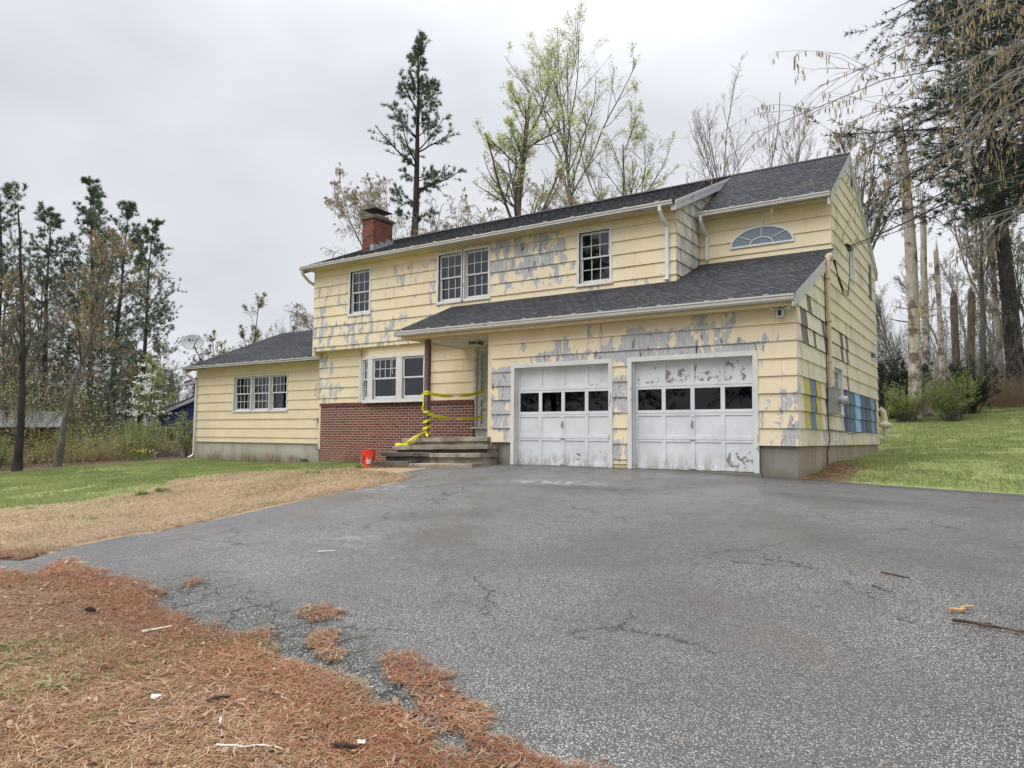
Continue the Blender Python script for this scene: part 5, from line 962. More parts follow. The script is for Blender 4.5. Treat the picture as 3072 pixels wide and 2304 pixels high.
mb = MB(); mb.tube([(-16.35+.18*math.cos(a)-.3, 2.45+.10*math.sin(a), -.15+.012*i/3) for i, a in enumerate([k*.5 for k in range(26)])], .014, 6); o = mb.build('garden_hose', M_BLACK); o['label'] = 'dark garden hose coiled on the grass at the right end of the wing'; o['category'] = 'hose'
# ---- neighbours
sh = empty('red_shed', 'dark red shed with white trim half hidden in the trees at far left', 'shed', (-33.5, .3, -.7)); M_REDW = flat('dark_red_boards', (.135, .022, .026), .8, 0, .15, 3)
us = Vector((.98, -.2, 0)).normalized(); ns = Vector((-.2, -.98, 0)).normalized(); Bsh = basis((-34.4, -3.1, 0), (.41, .91, 0), (.91, -.41, 0)); gz = -.75
mb = MB(); mb.bbox(Bsh, -2, 5.2, -4.5, 0, gz, 1.0); mb.build('wall', M_REDW, sh)
for i in range(26): mb = MB(); u = -2+.277*i; mb.bbox(Bsh, u+.01, u+.262, 0, .02, gz, 1.0); mb.build('board', M_REDW, sh)
mb = MB(); V = [Bsh(-2.4, .35, .92), Bsh(5.6, .35, 1.05), Bsh(5.6, -4.9, 1.75), Bsh(-2.4, -4.9, 1.75), Bsh(-2.4, .35, 1.02), Bsh(5.6, .35, 1.15), Bsh(5.6, -4.9, 1.85), Bsh(-2.4, -4.9, 1.85)]; mb.add(V, [(3, 2, 1, 0), (4, 5, 6, 7), (0, 1, 5, 4), (1, 2, 6, 5), (2, 3, 7, 6), (3, 0, 4, 7)]); mb.build('roof', flat('pale_grey_roofing', (.20, .21, .23), .8), sh)
mb = MB(); mb.add([Bsh(-2.42, .37, .90), Bsh(5.62, .37, 1.03), Bsh(5.62, .40, 1.03), Bsh(-2.42, .40, .90), Bsh(-2.42, .37, 1.06), Bsh(5.62, .37, 1.19), Bsh(5.62, .40, 1.19), Bsh(-2.42, .40, 1.06)], [(3, 2, 1, 0), (4, 5, 6, 7), (0, 1, 5, 4), (1, 2, 6, 5), (2, 3, 7, 6), (3, 0, 4, 7)]); mb.build('fascia_board', M_WHITE, sh)
mb = MB(); mb.bbox(Bsh, .2, 2.0, .02, .06, .55, .68); mb.bbox(Bsh, .2, .33, .02, .06, gz, .55); mb.bbox(Bsh, 1.87, 2.0, .02, .06, gz, .55); mb.build('door_trim', M_WHITE, sh)
bh = empty('blue_house', 'dark blue neighbouring house with white roof edges behind the bushes', 'house', (-42, 14, -.6)); M_NAVY = flat('navy_siding', (.03, .055, .19), .7, 0, .1, 2)
# gable walls facing the camera, roof edges rising to the right
Bb = basis((-41.4, 11.05, 0), (.84, .55, 0), (.55, -.84, 0))
def bhouse(u0, u1, dd, z0, ze, zr):
    mb = MB(); mb.prism([(u0, z0), (u1, z0), (u1, zr), (u0, ze)], lambda p: Bb(p[0], dd-7, p[1]), lambda p: Bb(p[0], dd, p[1])); w_ = mb.build('wall', M_NAVY, bh); k = z0
    while k < zr: 
        mb = MB(); pl = clip([(u0, k), (u1, k), (u1, k+.24), (u0, k+.24)], [(-(zr-ze)/(u1-u0), 1, ze-(zr-ze)/(u1-u0)*u0)])
        if len(pl) > 2: mb.prism(pl, lambda p: Bb(p[0], dd, p[1]), lambda p: Bb(p[0], dd+.035-(p[1]-k)*.1, p[1])); mb.build('siding_board', M_NAVY, w_)
        k += .26
    s = (zr-ze)/(u1-u0); mb = MB(); mb.prism([(u0-.5, ze-.5*s), (u1+.2, zr+.2*s), (u1+.2, zr+.2*s+.24), (u0-.5, ze-.5*s+.24)], lambda p: Bb(p[0], dd-.02, p[1]), lambda p: Bb(p[0], dd+.3, p[1])); mb.build('rake_trim', M_WHITE, bh)
    mb = MB(); mb.prism([(u0-.5, ze-.5*s+.24), (u1+.2, zr+.2*s+.24), (u1+.2, zr+.2*s+.3), (u0-.5, ze-.5*s+.3)], lambda p: Bb(p[0], dd-7, p[1]), lambda p: Bb(p[0], dd+.34, p[1])); mb.build('roof', M_SHIN, bh)
    mb = MB(); mb.tube([Bb(u0-.4, dd+.2, ze-.4*s-.02), Bb(u0-.1, dd+.1, ze-.6), Bb(u0-.1, dd+.1, z0)], .06, 4); mb.build('downspout', M_WHITE, bh)
bhouse(0.7, 10, 0, -1.2, 1.85, 5.9); bhouse(2.5, 10, -.8, 1.8, 3.95, 6.4)
mb = MB(); mb.bbox(Bb, 1.2, 2.0, .03, .08, .2, 1.2); w_ = mb.build('window', M_WHITE, bh); mb = MB(); mb.bbox(Bb, 1.3, 1.9, .08, .09, .3, 1.1); mb.build('pane', M_GGLASS, w_); mb = MB(); mb.bbox(Bb, 2.6, 10.5, .05, .9, -.6, .7); mb.build('porch_wall', M_WHITE, bh)
# ---- litter one can pick up
def gz_(x, y, up=.012): return h1(x, y)+up
def stick(name, label, cat_, x, y, yaw, L_, r0, mat, bends=.06, seed=0, forks=2, lift=.012, group=None):
    r = random.Random(seed); d = Vector((math.cos(yaw), math.sin(yaw), 0)); s = Vector((-d.y, d.x, 0)); n = 7; pts = []
    for i in range(n+1): t = i/n-.5; p = Vector((x, y, 0))+d*L_*t+s*r.uniform(-1, 1)*bends*L_*.5; p.z = gz_(p.x, p.y, lift+r0); pts.append(p)
    mb = MB(); mb.tube(pts, [r0*(1-.5*i/n) for i in range(n+1)], 6)
    for k in range(forks): i = r.randrange(2, n); q = pts[i]+d*L_*.22*r.uniform(.6, 1)+s*L_*.12*r.choice((-1, 1)); q.z = gz_(q.x, q.y, lift+r0); mb.tube([pts[i], q], [r0*.6, r0*.25], 5)
    o = mb.build(name, mat); o['label'] = label; o['category'] = cat_
    if group: o['group'] = group
    return o
stick('stick', 'reddish split stick lying on the asphalt at the right edge', 'stick', 3.12, -8.62, R(-12), .48, .013, F_TWIG, seed=1)
stick('bark_strip', 'pale orange piece of split bark on the asphalt above the reddish stick', 'bark', 2.93, -8.25, R(60), .22, .016, flat('fresh_split_wood', (.42, .25, .11), .8), seed=2, bends=.25)
stick('stick', 'short dark stick on the asphalt below the right garage corner', 'stick', 2.40, -7.33, R(-30), .26, .009, F_TWIG, seed=3, forks=0); stick('stick', 'thin dark twig right of centre on the open asphalt', 'stick', 2.38, -7.88, R(-45), .26, .006, F_TWIG, seed=4, forks=0)
stick('twig', 'forked twig beside the needle island at the broken asphalt edge', 'twig', -.58, -10.9, R(70), .42, .005, F_TWIG, seed=5); stick('twig', 'long thin twig on the needles below the asphalt edge', 'twig', -1.5, -11.27, R(28), .62, .005, F_TWIG, seed=6); stick('twig', 'curved twig lying across the needle tongue at the bottom', 'twig', .52, -11.22, R(10), .35, .005, F_TWIG, seed=7)
stick('wood_splinter', 'long white splinter on the asphalt in front of the tan needles', 'splinter', -3.07, -8.78, R(35), .20, .007, M_CHIP, seed=8, forks=0, bends=.03); stick('wood_splinter', 'white splinter crossing the top needle island', 'splinter', -1.38, -10.42, R(60), .20, .006, M_CHIP, seed=9, forks=0); stick('wood_splinter', 'bent white splinter near the bottom edge of the litter', 'splinter', .22, -12.22, R(25), .34, .006, M_CHIP, seed=10, forks=0, bends=.12, lift=.03)
stick('wood_splinter', 'broad white splinter on the needles left of the asphalt', 'splinter', -2.02, -11.36, R(70), .20, .009, M_CHIP, seed=11, forks=0, lift=.03); stick('wood_splinter', 'short white splinter low in the middle of the litter', 'splinter', -.15, -12.12, R(-35), .08, .007, M_CHIP, seed=12, forks=0, lift=.03)
def cone(x, y, yaw, label):
    mb = MB(); r = random.Random(int(x*100)); d = Vector((math.cos(yaw), math.sin(yaw), 0)); c0 = Vector((x, y, gz_(x, y, .04)))
    for i in range(60): t = i/60; a = i*2.4; rad = .020*math.sin(math.pi*(.12+.82*t)); p = c0+d*(t-.5)*.13; u = Vector((-d.y, d.x, 0))*math.cos(a)+Vector((0, 0, 1))*math.sin(a); mb.add([p+u*rad*.3, p+u*rad+d*.008+d.cross(u)*.007, p+u*rad*1.15+d*.004, p+u*rad+d*.008-d.cross(u)*.007], [(0, 1, 2, 3)])
    mb.tube([c0-d*.065, c0, c0+d*.06], [.008, .014, .005], 6); o = mb.build('pine_cone', F_TWIG); o['label'] = label; o['category'] = 'pine cone'
cone(.62, -12.0, R(20), 'dark pine cone in the litter near the bottom edge'); cone(-.42, -11.95, R(70), 'pine cone standing in the needles left of the bottom tongue'); cone(-3.1, -11.3, R(10), 'small dark pine cone far left in the needle litter')
def disc(x, y, r_, label, mat, cat_, seed):
    r = random.Random(seed); mb = MB(); n = 9; V = [(x+r_*r.uniform(.7, 1)*math.cos(2*math.pi*i/n), y+r_*r.uniform(.7, 1)*math.sin(2*math.pi*i/n), gz_(x, y, .03+r.uniform(0, .012))) for i in range(n)]; mb.add(V+[(p[0], p[1], p[2]+.006) for p in V], [tuple(range(n)), tuple(range(2*n-1, n-1, -1))]+[(i, i+n, (i+1) % n+n, (i+1) % n) for i in range(n)]); o = mb.build('pale_scrap', mat); o['label'] = label; o['category'] = cat_
disc(-.77, -12.1, .035, 'round whitish scrap in the middle of the needle litter', M_CHIP, 'scrap', 1); disc(.66, -11.93, .022, 'small triangular white scrap near the bottom tongue of needles', M_CHIP, 'scrap', 2); disc(-.28, -11.9, .028, 'folded pinkish leaf scrap beside the standing pine cone', F_DEADL, 'leaf', 3)
# weeds
def weed(name, x, y, n, L_, W_, label, mat, cat_='weed', up=.6, seed=0, group=None):
    r = random.Random(seed); mb = MB(); z = h1(x, y)
    for i in range(n):
        a = r.uniform(0, 2*math.pi); d = Vector((math.cos(a), math.sin(a), 0)); s = Vector((-d.y, d.x, 0)); q = r.random()**.5; p = Vector((x, y, z))+d*q*L_*.5; l = L_*r.uniform(.5, 1); e = r.uniform(.3, 1)*up
        a1 = p+d*l*.5*(1-e*.5)+Vector((0, 0, l*e*.7)); a2 = p+d*l*(1-e*.4)+Vector((0, 0, l*e*.75)); w_ = s*W_*r.uniform(.6, 1.1); mb.add([p-w_*.2, p+w_*.2, a1+w_, a1-w_, a2], [(0, 1, 2, 3), (3, 2, 4)])
    o = mb.build(name, mat); o['label'] = label; o['category'] = cat_
    if group: o['group'] = group
weed('weed', -2.7, -12.0, 170, .09, .012, 'low grey green weed patch at the left edge of the litter', F_WEED, seed=1, up=.5); weed('weed', -1.6, -12.25, 16, .12, .016, 'bright green leafy weed standing in the needles at lower left', F_GRASS, seed=2, up=.8); weed('weed', -.87, -12.34, 150, .08, .010, 'low rounded weed cushion near the bottom left of the litter', F_WEED, seed=3, up=.4); weed('weed', -1.75, -12.45, 90, .08, .012, 'weed patch in the lower left corner of the picture', F_WEED, seed=4, up=.5)
for i, (x, y, lb) in enumerate(((-11.58, -6.08, 'dark green grass tuft on the tan needles, the left one of the pair'), (-11.8, -5.5, 'dark green grass tuft on the tan needles, the right one of the pair'))): weed('grass_tuft', x, y, 260, .20, .006, lb, F_GRASS, 'grass tuft', 1., 20+i)
for i, (x, y, lb) in enumerate(((-10.55, -2.6, 'daffodil leaves on the tan ground before the brick, left clump'), (-10.15, -2.7, 'daffodil leaves on the tan ground before the brick, right clump'))): weed('bulb_leaves', x, y, 40, .16, .006, lb, F_WEED, 'leaf clump', 1.3, 30+i)
weed('grass_tuft', -9.2, -8.24, 60, .10, .005, 'small green tuft near the left end of the driveway', F_GRASS, 'grass tuft', .8, 41); weed('grass_tuft', -12.2, -7.9, 120, .14, .006, 'pale green tuft at the left edge of the tan strip', F_WEED, 'grass tuft', .7, 42); weed('weed', -10.15, -1.35, 34, .16, .03, 'small leafy weed in front of the orange bucket', F_GRASS, 'weed', .9, 43); weed('weed', -11.1, -1.7, 60, .12, .02, 'low leafy weed left of the bucket at the asphalt tip', F_WEED, 'weed', .6, 44); weed('grass_tuft', -10.5, .3, 260, .16, .008, 'grass tuft between the bucket and the step ends against the brick', F_GRASS, 'grass tuft', 1., 45)
for i, (x, y, lb) in enumerate(((-22.0, 2.6, 'dry brown stems at the foot of the wing near its left corner'), (-19.9, 2.6, 'dry brown stems at the foot of the wing under the windows'), (-18.6, 2.6, 'thin upright brown stems at the middle of the wing foundation'), (-17.4, 2.6, 'straw coloured dead stems at the right part of the wing foundation'), (-13.9, 2.0, 'straw coloured dead stems at the foot of the brick'))): weed('dry_stems', x, y, 90, .42, .006, lb, F_DRY, 'dry stems', 1.5, 50+i)
daf = empty('daffodils', 'yellow daffodils at the lawn edge left of the wing', 'flowers', (-25.2, 1.6, h1(-25.2, 1.6)), inv=False); mb = MB(); r = random.Random(9)
for i in range(150): a = r.uniform(0, 6.3); q = r.uniform(0, .5); x, y = q*1.8*math.cos(a), q*math.sin(a); l = r.uniform(.25, .4); mb.add([(x-.01, y, 0), (x+.01, y, 0), (x+r.uniform(-.08, .08), y+.02, l)], [(0, 1, 2)])
mb.build('leaves', F_WEED, daf); mb = MB()
for i in range(22): a = r.uniform(0, 6.3); q = r.uniform(0, .5); x, y = q*1.8*math.cos(a), q*math.sin(a); z = r.uniform(.33, .45); mb.lathe((x, y, z), [(.008, .012), (.018, -.012), (.036, .0), (.001, .006)], 6, M=Matrix.Rotation(R(70), 3, 'X'))
mb.build('blooms', F_YEL, daf)
# ------------------------------------------------------------------ trees
def unit_(v): return v/np.maximum(np.linalg.norm(v, axis=-1, keepdims=True), 1e-9)
def perp(d, g):
    r = g.normal(size=d.shape); r -= d*(r*d).sum(-1, keepdims=True); return unit_(r)
def poly(p0, d0, L_, n, wander, trop, g, drp=0.):
    """polylines: p0,d0 (B,3), L_ (B,) -> (B,n+1,3); trop bends up (+) or down (-)"""
    B_ = len(p0); P = np.empty((B_, n+1, 3)); P[:, 0] = p0; d = unit_(d0); st_ = (L_/n)[:, None]
    for i in range(n):
        d = unit_(d+g.normal(size=(B_, 3))*wander+np.array([0, 0, 1.])*(trop-drp*i/n)); P[:, i+1] = P[:, i]+d*st_
    return P
def kids(P, Rr, k, t0, t1, ang, lr, nseg, wander, trop, rr, g, angj=.2, drp=0., lshape=None, minr=.003, up=0.):
    """k children per polyline between t0 and t1 of its length"""
    B_, n1, _ = P.shape; n = n1-1; t = np.sort(g.uniform(t0, t1, (B_, k)), 1); x = t*n; i = np.minimum(x.astype(int), n-1); f = (x-i)[..., None]
    bi = np.arange(B_)[:, None]; p = P[bi, i]*(1-f)+P[bi, i+1]*f; d = unit_(P[bi, i+1]-P[bi, i]); r = Rr[bi, i]*(1-f[..., 0])+Rr[bi, i+1]*f[..., 0]
    plen = np.linalg.norm(np.diff(P, axis=1), axis=2).sum(1); a = ang+g.normal(size=(B_, k))*angj; q = perp(d, g); q = unit_(q+np.array([0, 0, up])); c = unit_(d*np.cos(a)[..., None]+q*np.sin(a)[..., None])
    sh = (1-.75*t) if lshape is None else lshape(t); L_ = plen[:, None]*lr*sh*g.uniform(.65, 1.25, (B_, k))
    C = poly(p.reshape(-1, 3), c.reshape(-1, 3), L_.ravel(), nseg, wander, trop, g, drp); rb = np.maximum(r.ravel()*rr, minr); return C, rb[:, None]*np.linspace(1, .35, nseg+1)[None]
def tubes(P, Rr, k):
    B_, n1, _ = P.shape; t = np.empty_like(P); t[:, 1:-1] = P[:, 2:]-P[:, :-2]; t[:, 0] = P[:, 1]-P[:, 0]; t[:, -1] = P[:, -1]-P[:, -2]; t = unit_(t)
    ref = np.where(np.abs(t[:, :1, 2:3]) < .8, np.array([[[0, 0, 1.]]]), np.array([[[1., 0, 0]]])); a = unit_(np.cross(t, np.broadcast_to(ref, t.shape))); b = np.cross(t, a); th = np.arange(k)*2*np.pi/k
    V = P[:, :, None]+(a[:, :, None]*np.cos(th)[:, None]+b[:, :, None]*np.sin(th)[:, None])*Rr[:, :, None, None]; V = V.reshape(-1, 3)
    base = (np.arange(B_)*n1*k)[:, None, None]; i = (np.arange(n1-1)*k)[None, :, None]; j = np.arange(k)[None, None]; j2 = (j+1) % k
    return V, np.stack([base+i+j, base+i+j2, base+i+k+j2, base+i+k+j], -1).reshape(-1, 4)
class Geo:
    def __init__(s): s.V = []; s.Q = []; s.T = []; s.n = 0
    def tube(s, P, Rr, k): V, Q = tubes(P, Rr, k); s.Q.append(Q+s.n); s.V.append(V); s.n += len(V)
    def tri(s, V): s.T.append(np.arange(len(V)).reshape(-1, 3)+s.n); s.V.append(V); s.n += len(V)
    def quad(s, V): s.Q.append(np.arange(len(V)).reshape(-1, 4)+s.n); s.V.append(V); s.n += len(V)
    def mesh(s, name): return npmesh(name, np.concatenate(s.V), np.concatenate(s.T) if s.T else None, np.concatenate(s.Q) if s.Q else None)
def along(P, m, g, t0=.1, t1=1.):
    B_, n1, _ = P.shape; t = g.uniform(t0, t1, (B_, m))*(n1-1); i = np.minimum(t.astype(int), n1-2); f = (t-i)[..., None]; bi = np.arange(B_)[:, None]
    return (P[bi, i]*(1-f)+P[bi, i+1]*f).reshape(-1, 3), unit_(P[bi, i+1]-P[bi, i]).reshape(-1, 3)
def leaves(G_, p, size, g, jit=.04, asp=.6):
    n = len(p); a = unit_(g.normal(size=(n, 3))); b = perp(a, g)*asp; s = (size*g.uniform(.55, 1.25, n))[:, None]; p = p+g.normal(size=(n, 3))*jit
    G_.quad(np.stack([p-a*s*.5, p+b*s*.5, p+a*s*.5, p-b*s*.5], 1).reshape(-1, 3))
def catkins(G_, p, L_, r_, g, two=True):
    n = len(p); l = (L_*g.uniform(.7, 1.3, n))[:, None]; down = unit_(np.array([0, 0, -1.])+g.normal(size=(n, 3))*.12)
    for k in range(2 if two else 1):
        a = perp(down, g); q = p+down*l*.03; m1 = q+down*l*.3; m2 = q+down*l*.75; G_.quad(np.stack([q, m1+a*r_, q+down*l, m1-a*r_], 1).reshape(-1, 3)) if not two else G_.quad(np.stack([q-a*r_*.3, q+a*r_*.3, m1+a*r_, m1-a*r_], 1).reshape(-1, 3)); 
        if two: G_.quad(np.stack([m1-a*r_, m1+a*r_, m2+a*r_*.9, m2-a*r_*.9], 1).reshape(-1, 3)); G_.tri(np.stack([m2-a*r_*.9, m2+a*r_*.9, q+down*l], 1).reshape(-1, 3))
def tree_thing(name, label, cat_, x, y, trunk, tmat, crown=None, cmat=None, twigs=None, wmat=None, group=None, z=None, dead=False):
    o = empty(name, label, cat_, (x, y, h1(x, y)-.15 if z is None else z), group, inv=False); link('trunk', trunk, tmat, o)
    if twigs is not None: link('branches', twigs, wmat or tmat, o)
    if crown is not None: link('crown', crown, cmat, o)
    return o
def copytree(o, x, y, rz, s, label=None, group=None, z=None, sz=None):
    c = o.copy(); COL.objects.link(c); c.location = (x, y, h1(x, y)-.15 if z is None else z); c.rotation_euler = (0, 0, rz); c.scale = (s, s, sz or s)
    if label: c['label'] = label
    if group: c['group'] = group
    for ch in o.children: d = ch.copy(); COL.objects.link(d); d.parent = c
    return c
# broadleaf tree, local coordinates
def broad(seed, Hh, r0, fork=.35, limbs=14, spread=.75, lv=(7, 6, 4), lr=(.55, .5, .5), leafn=0., leafs=.1, cat=0, catL=.08, lean=(0, 0), wander=.05, droop=0., ang=.75, twr=.006, leafj=.05, t1=.96, up=.25, nseg=10, trop=.06, tipbias=.25):
    g = np.random.default_rng(seed); T = poly(np.zeros((1, 3)), np.array([[lean[0], lean[1], 1.]]), np.array([Hh]), nseg, wander, .03, g); Rt = (r0*(1-.82*np.linspace(0, 1, nseg+1)**.9))[None]; Rt[:, 0] *= 1.25
    Gt = Geo(); Gt.tube(T, Rt, 9); Gb = Geo(); Gl = Geo()
    A, Ra = kids(T, Rt, limbs, fork, t1, ang, spread*.62, 8, .10, trop, .55, g, lshape=lambda t: 1.05-.72*((t-fork)/(1-fork)), up=up); Gb.tube(A, Ra, 5)
    B_, Rb = kids(A, Ra, lv[0], .18, .97, .65, lr[0], 5, .12, .05, .6, g, drp=droop*.3, minr=.008, up=.3); Gb.tube(B_, Rb, 4)
    C, Rc = kids(B_, Rb, lv[1], .15, .98, .6, lr[1], 4, .14, .03, .6, g, drp=droop*.6, minr=twr*1.2); Gb.tube(C, Rc, 3)
    D, Rd = kids(C, Rc, lv[2], .15, 1., .6, lr[2], 2, .15, .02, .7, g, drp=droop, minr=twr); Gb.tube(D, Rd, 3)
    if leafn: p, _ = along(D, max(1, int(leafn)), g, .2, 1.); p = p[g.random(len(p)) < min(1, leafn)]; leaves(Gl, p, leafs, g, leafj)
    if cat: p, _ = along(D, cat, g, .3, 1.); catkins(Gl, p, catL, catL*.13, g, False)
    return Gt.mesh('trunk'), Gb.mesh('branches'), (Gl.mesh('crown') if Gl.n else None)
def pine(seed, Hh, r0, bare=.35, rad=3.2, whorls=26, per=4, tuft=11, nl=.20, nw=.016, droop=0., top=.35, asym=0., keep=1., upc=.35, sub=9, tf=9):
    g = np.random.default_rng(seed); T = poly(np.zeros((1, 3)), np.array([[0, 0, 1.]]), np.array([Hh]), 14, .018, .03, g); Rt = (r0*(1-.93*np.linspace(0, 1, 15)**1.1))[None]; Rt[:, 0] *= 1.2; Gt = Geo(); Gt.tube(T, Rt, 10); Gb = Geo(); Gn = Geo()
    n = whorls*per; t = np.repeat(np.linspace(bare, .995, whorls), per)+g.normal(size=n)*.006; t = np.clip(t, bare, .998); s = (t-bare)/(1-bare); az = g.uniform(0, 2*np.pi, n); k = g.random(n) < keep*(.55+.45*g.random(n)); t, s, az = t[k], s[k], az[k]; n = len(t)
    x = t*14; i = np.minimum(x.astype(int), 13); f = (x-i)[:, None]; p = T[0, i]*(1-f)+T[0, i+1]*f; prof = np.where(s < .18, .55+.45*s/.18, (1-(s-.18)/.82)**.75*(1-top)+top*(1-s)**.3+.04); lump = .6+.75*vnoise(s*9, az*1.2, 1., seed); Lb = rad*prof*lump*g.uniform(.75, 1.15, n)*(1+asym*np.cos(az)); Lb = np.maximum(Lb, .3)
    el_ = (.15+.75*s*upc*1.6)-droop; d = np.stack([np.cos(az)*np.cos(el_), np.sin(az)*np.cos(el_), np.sin(el_)], -1); A = poly(p, d, Lb, 6, .06, .05*(upc > .2)-.02*droop, g); Ra = np.maximum(.012, .03*Lb/rad*(r0/.2))[:, None]*np.linspace(1, .3, 7); Gb.tube(A, Ra, 4)
    B_, Rb = kids(A, Ra, sub, .22, 1., .75, .42, 3, .10, .02, .5, g, lshape=lambda q: 1.05-.55*q, minr=.004); Rb[:] = np.minimum(Rb, .02); Gb.tube(B_, Rb, 3)
    for PP, m in ((B_, tf), (A, tf)):
        q, dd = along(PP, m, g, .35, 1.); nn = len(q); 
        for j in range(tuft):
            v = unit_(dd*.55+perp(dd, g)*g.uniform(.4, 1., (nn, 1))+np.array([0, 0, .22-.3*droop])); sd = perp(v, g)*nw/2; l = nl*g.uniform(.6, 1.15, (nn, 1)); Gn.tri(np.stack([q-sd, q+sd, q+v*l], 1).reshape(-1, 3))
    return Gt.mesh('trunk'), Gb.mesh('branches'), Gn.mesh('crown')
def snag(seed, Hh, r0, lean=(0, 0), stubs=14, taper=.45, L_=.6):
    g = np.random.default_rng(seed); n = 16; T = poly(np.zeros((1, 3)), np.array([[lean[0], lean[1], 1.]]), np.array([Hh]), n, .014, .02, g); Rt = (r0*(1-taper*np.linspace(0, 1, n+1)))[None]*g.uniform(.93, 1.07, n+1); Rt[:, 0] *= 1.3; G_ = Geo(); G_.tube(T, Rt, 11)
    top = T[0, -1]; V = []      # torn jagged top
    for k in range(7): a = 2*np.pi*k/7; b = a+.9; r_ = Rt[0, -1]; hh = g.uniform(.1, .9); V += [top+[r_*np.cos(a), r_*np.sin(a), -.05], top+[r_*np.cos(b), r_*np.sin(b), -.05], top+[r_*.5*np.cos(a+.4), r_*.5*np.sin(a+.4), hh]]
    G_.tri(np.array(V)); A, Ra = kids(T, Rt, stubs, .25, .97, 1.3, L_/Hh, 3, .15, .02, .16, g, lshape=lambda t: g.uniform(.2, 1.6, t.shape)); G_.tube(A, Ra, 4); return G_.mesh('trunk'), None
# ---- trees seen over the roof
t_, b_, c_ = pine(1, 24.6, .40, .555, 2.7, 14, 5, 9, .24, .026, 0., .55, .40, .85, .75, 11, 8); o = tree_thing('pine_tree', 'tall lone pine with a bare lower trunk rising behind the chimney end of the roof', 'pine tree', -25.9, 17.6, t_, M_BK, c_, F_PINE, b_, z=0); o.rotation_euler = (0, R(2), R(-35))
t_, b_, c_ = broad(2, 24.8, .26, .38, 17, .78, (8, 7, 5), (.55, .52, .5), 2, .115, ang=.58, wander=.06, up=.5, leafj=.12, twr=.006, trop=.12, t1=1.); tree_thing('maple_tree', 'tall slender tree with pale yellow-green spring leaves, highest above the roof', 'tree', -18.0, 25.4, t_, M_BKG, c_, F_GREEN, b_, M_BKG)
t_, b_, c_ = broad(3, 19.5, .40, .52, 12, .50, (8, 7, 4), (.6, .5, .5), 3, .12, ang=.9, wander=.05, up=.2, leafj=.10, twr=.008); tree_thing('broken_tree', 'thick brown broken-topped tree with sparse green leaves left of the tallest tree', 'tree', -20.4, 21.5, t_, M_BKB, c_, F_GREEN, b_, M_BKG)
t_, b_, c_ = broad(4, 17.5, .18, .25, 18, .85, (8, 8, 5), (.58, .52, .5), 1.6, .12, ang=.62, wander=.09, up=.4, leafj=.10, twr=.007, t1=1.); g3 = tree_thing('maple_tree', 'rounded pale green leafy tree low over the roof, right of the tallest tree', 'tree', -16.4, 28.5, t_, M_BKG, c_, F_GREEN, b_, M_BKG)
copytree(g3, -19.6, 24.2, 2.1, .78, 'low pale green leafy tree filling in between the two taller leafy trees')
t_, b_, c_ = broad(5, 19.3, .20, .36, 13, 1.0, (7, 6, 4), (.62, .55, .5), .5, .04, ang=.62, wander=.08, up=.5, leafj=.02, twr=.007, trop=.08, t1=1.); br = tree_thing('bare_tree', 'grey bare many-branched tree over the roof, left of the gable peak', 'bare tree', -11.3, 34.2, t_, M_BKL, c_, F_BUD, b_, M_BKL)
copytree(br, -8.4, 36.5, 1.9, .90, 'smaller grey bare tree just left of the gable peak')
t_, b_, c_ = broad(6, 14.0, .15, .25, 17, .95, (9, 8, 5), (.62, .6, .6), 0, cat=3, catL=.10, ang=.7, wander=.10, droop=.6, up=.45, twr=.006, t1=1.); bc = tree_thing('birch_tree', 'drooping bare birch hung with catkins directly behind the chimney', 'birch tree', -25.6, 14.6, t_, M_BKL, c_, F_CATK, b_, M_BKL, z=-.2)
copytree(bc, -22.2, 18.2, 2.4, 1.05, 'drooping bare birch with catkins behind the middle of the roof'); copytree(bc, -19.4, 20.5, 4.4, .88, 'low birch with catkins between the broken tree and the lone pine'); copytree(bc, -32.5, 15.4, .9, .70, 'thin bare branching tree rising behind the low wing roof beside the house corner')
# ---- right-hand side
t_, b_ = snag(7, 12.6, .27, (.03, -.03), 16, .30, 1.0); tree_thing('dead_tree', 'thick pale dead tree trunk without bark standing behind the right lawn', 'dead tree', .1, 20.6, t_, M_BKP, twigs=b_)
t_, b_ = snag(8, 9.6, .19, (.02, .0), 10, .35, .8); tree_thing('dead_tree', 'second slimmer pale dead trunk just right of the thickest one', 'dead tree', .4, 23.2, t_, M_BKP, twigs=b_)
t_, b_ = snag(9, 8.0, .14, (.0, .02), 6, .2, .4); s1 = tree_thing('dead_tree', 'grey snag with a snapped top, first of the three short snags from the left', 'dead tree', .75, 27.0, t_, M_BKP, twigs=b_); t_, b_ = snag(10, 5.4, .18, (.03, 0), 6, .15, .3); s2 = tree_thing('dead_tree', 'short brown snag with a ragged top, middle one of the three short snags', 'dead tree', 1.42, 25.1, t_, M_BKB, twigs=b_); copytree(s2, 2.05, 24.2, 2., 1.0, 'short brown snag with a ragged top, rightmost of the three short snags')
copytree(s1, 3.2, 33.5, 1., 1.1, 'tall thin grey snag standing behind the three short ones')
t_, b_, c_ = broad(11, 14.5, .20, .40, 15, .62, (8, 8, 5), (.6, .5, .5), 1, .06, ang=.55, up=.5, trop=.12, twr=.009, lean=(-.03, 0)); rb = tree_thing('bare_tree', 'mossy bare tree rising close behind the right gable edge', 'bare tree', -1.75, 23.0, t_, M_BKG, c_, F_BUD, b_, M_BKL)
t_, b_, c_ = broad(12, 12.0, .20, .38, 14, .75, (8, 8, 5), (.6, .5, .5), 1, .07, ang=.6, up=.45, twr=.009); rb2 = tree_thing('bare_tree', 'forked bare tree with upright limbs between the snags and the big pine', 'bare tree', 2.35, 30.5, t_, M_BKG, c_, F_BUD, b_, M_BKL)
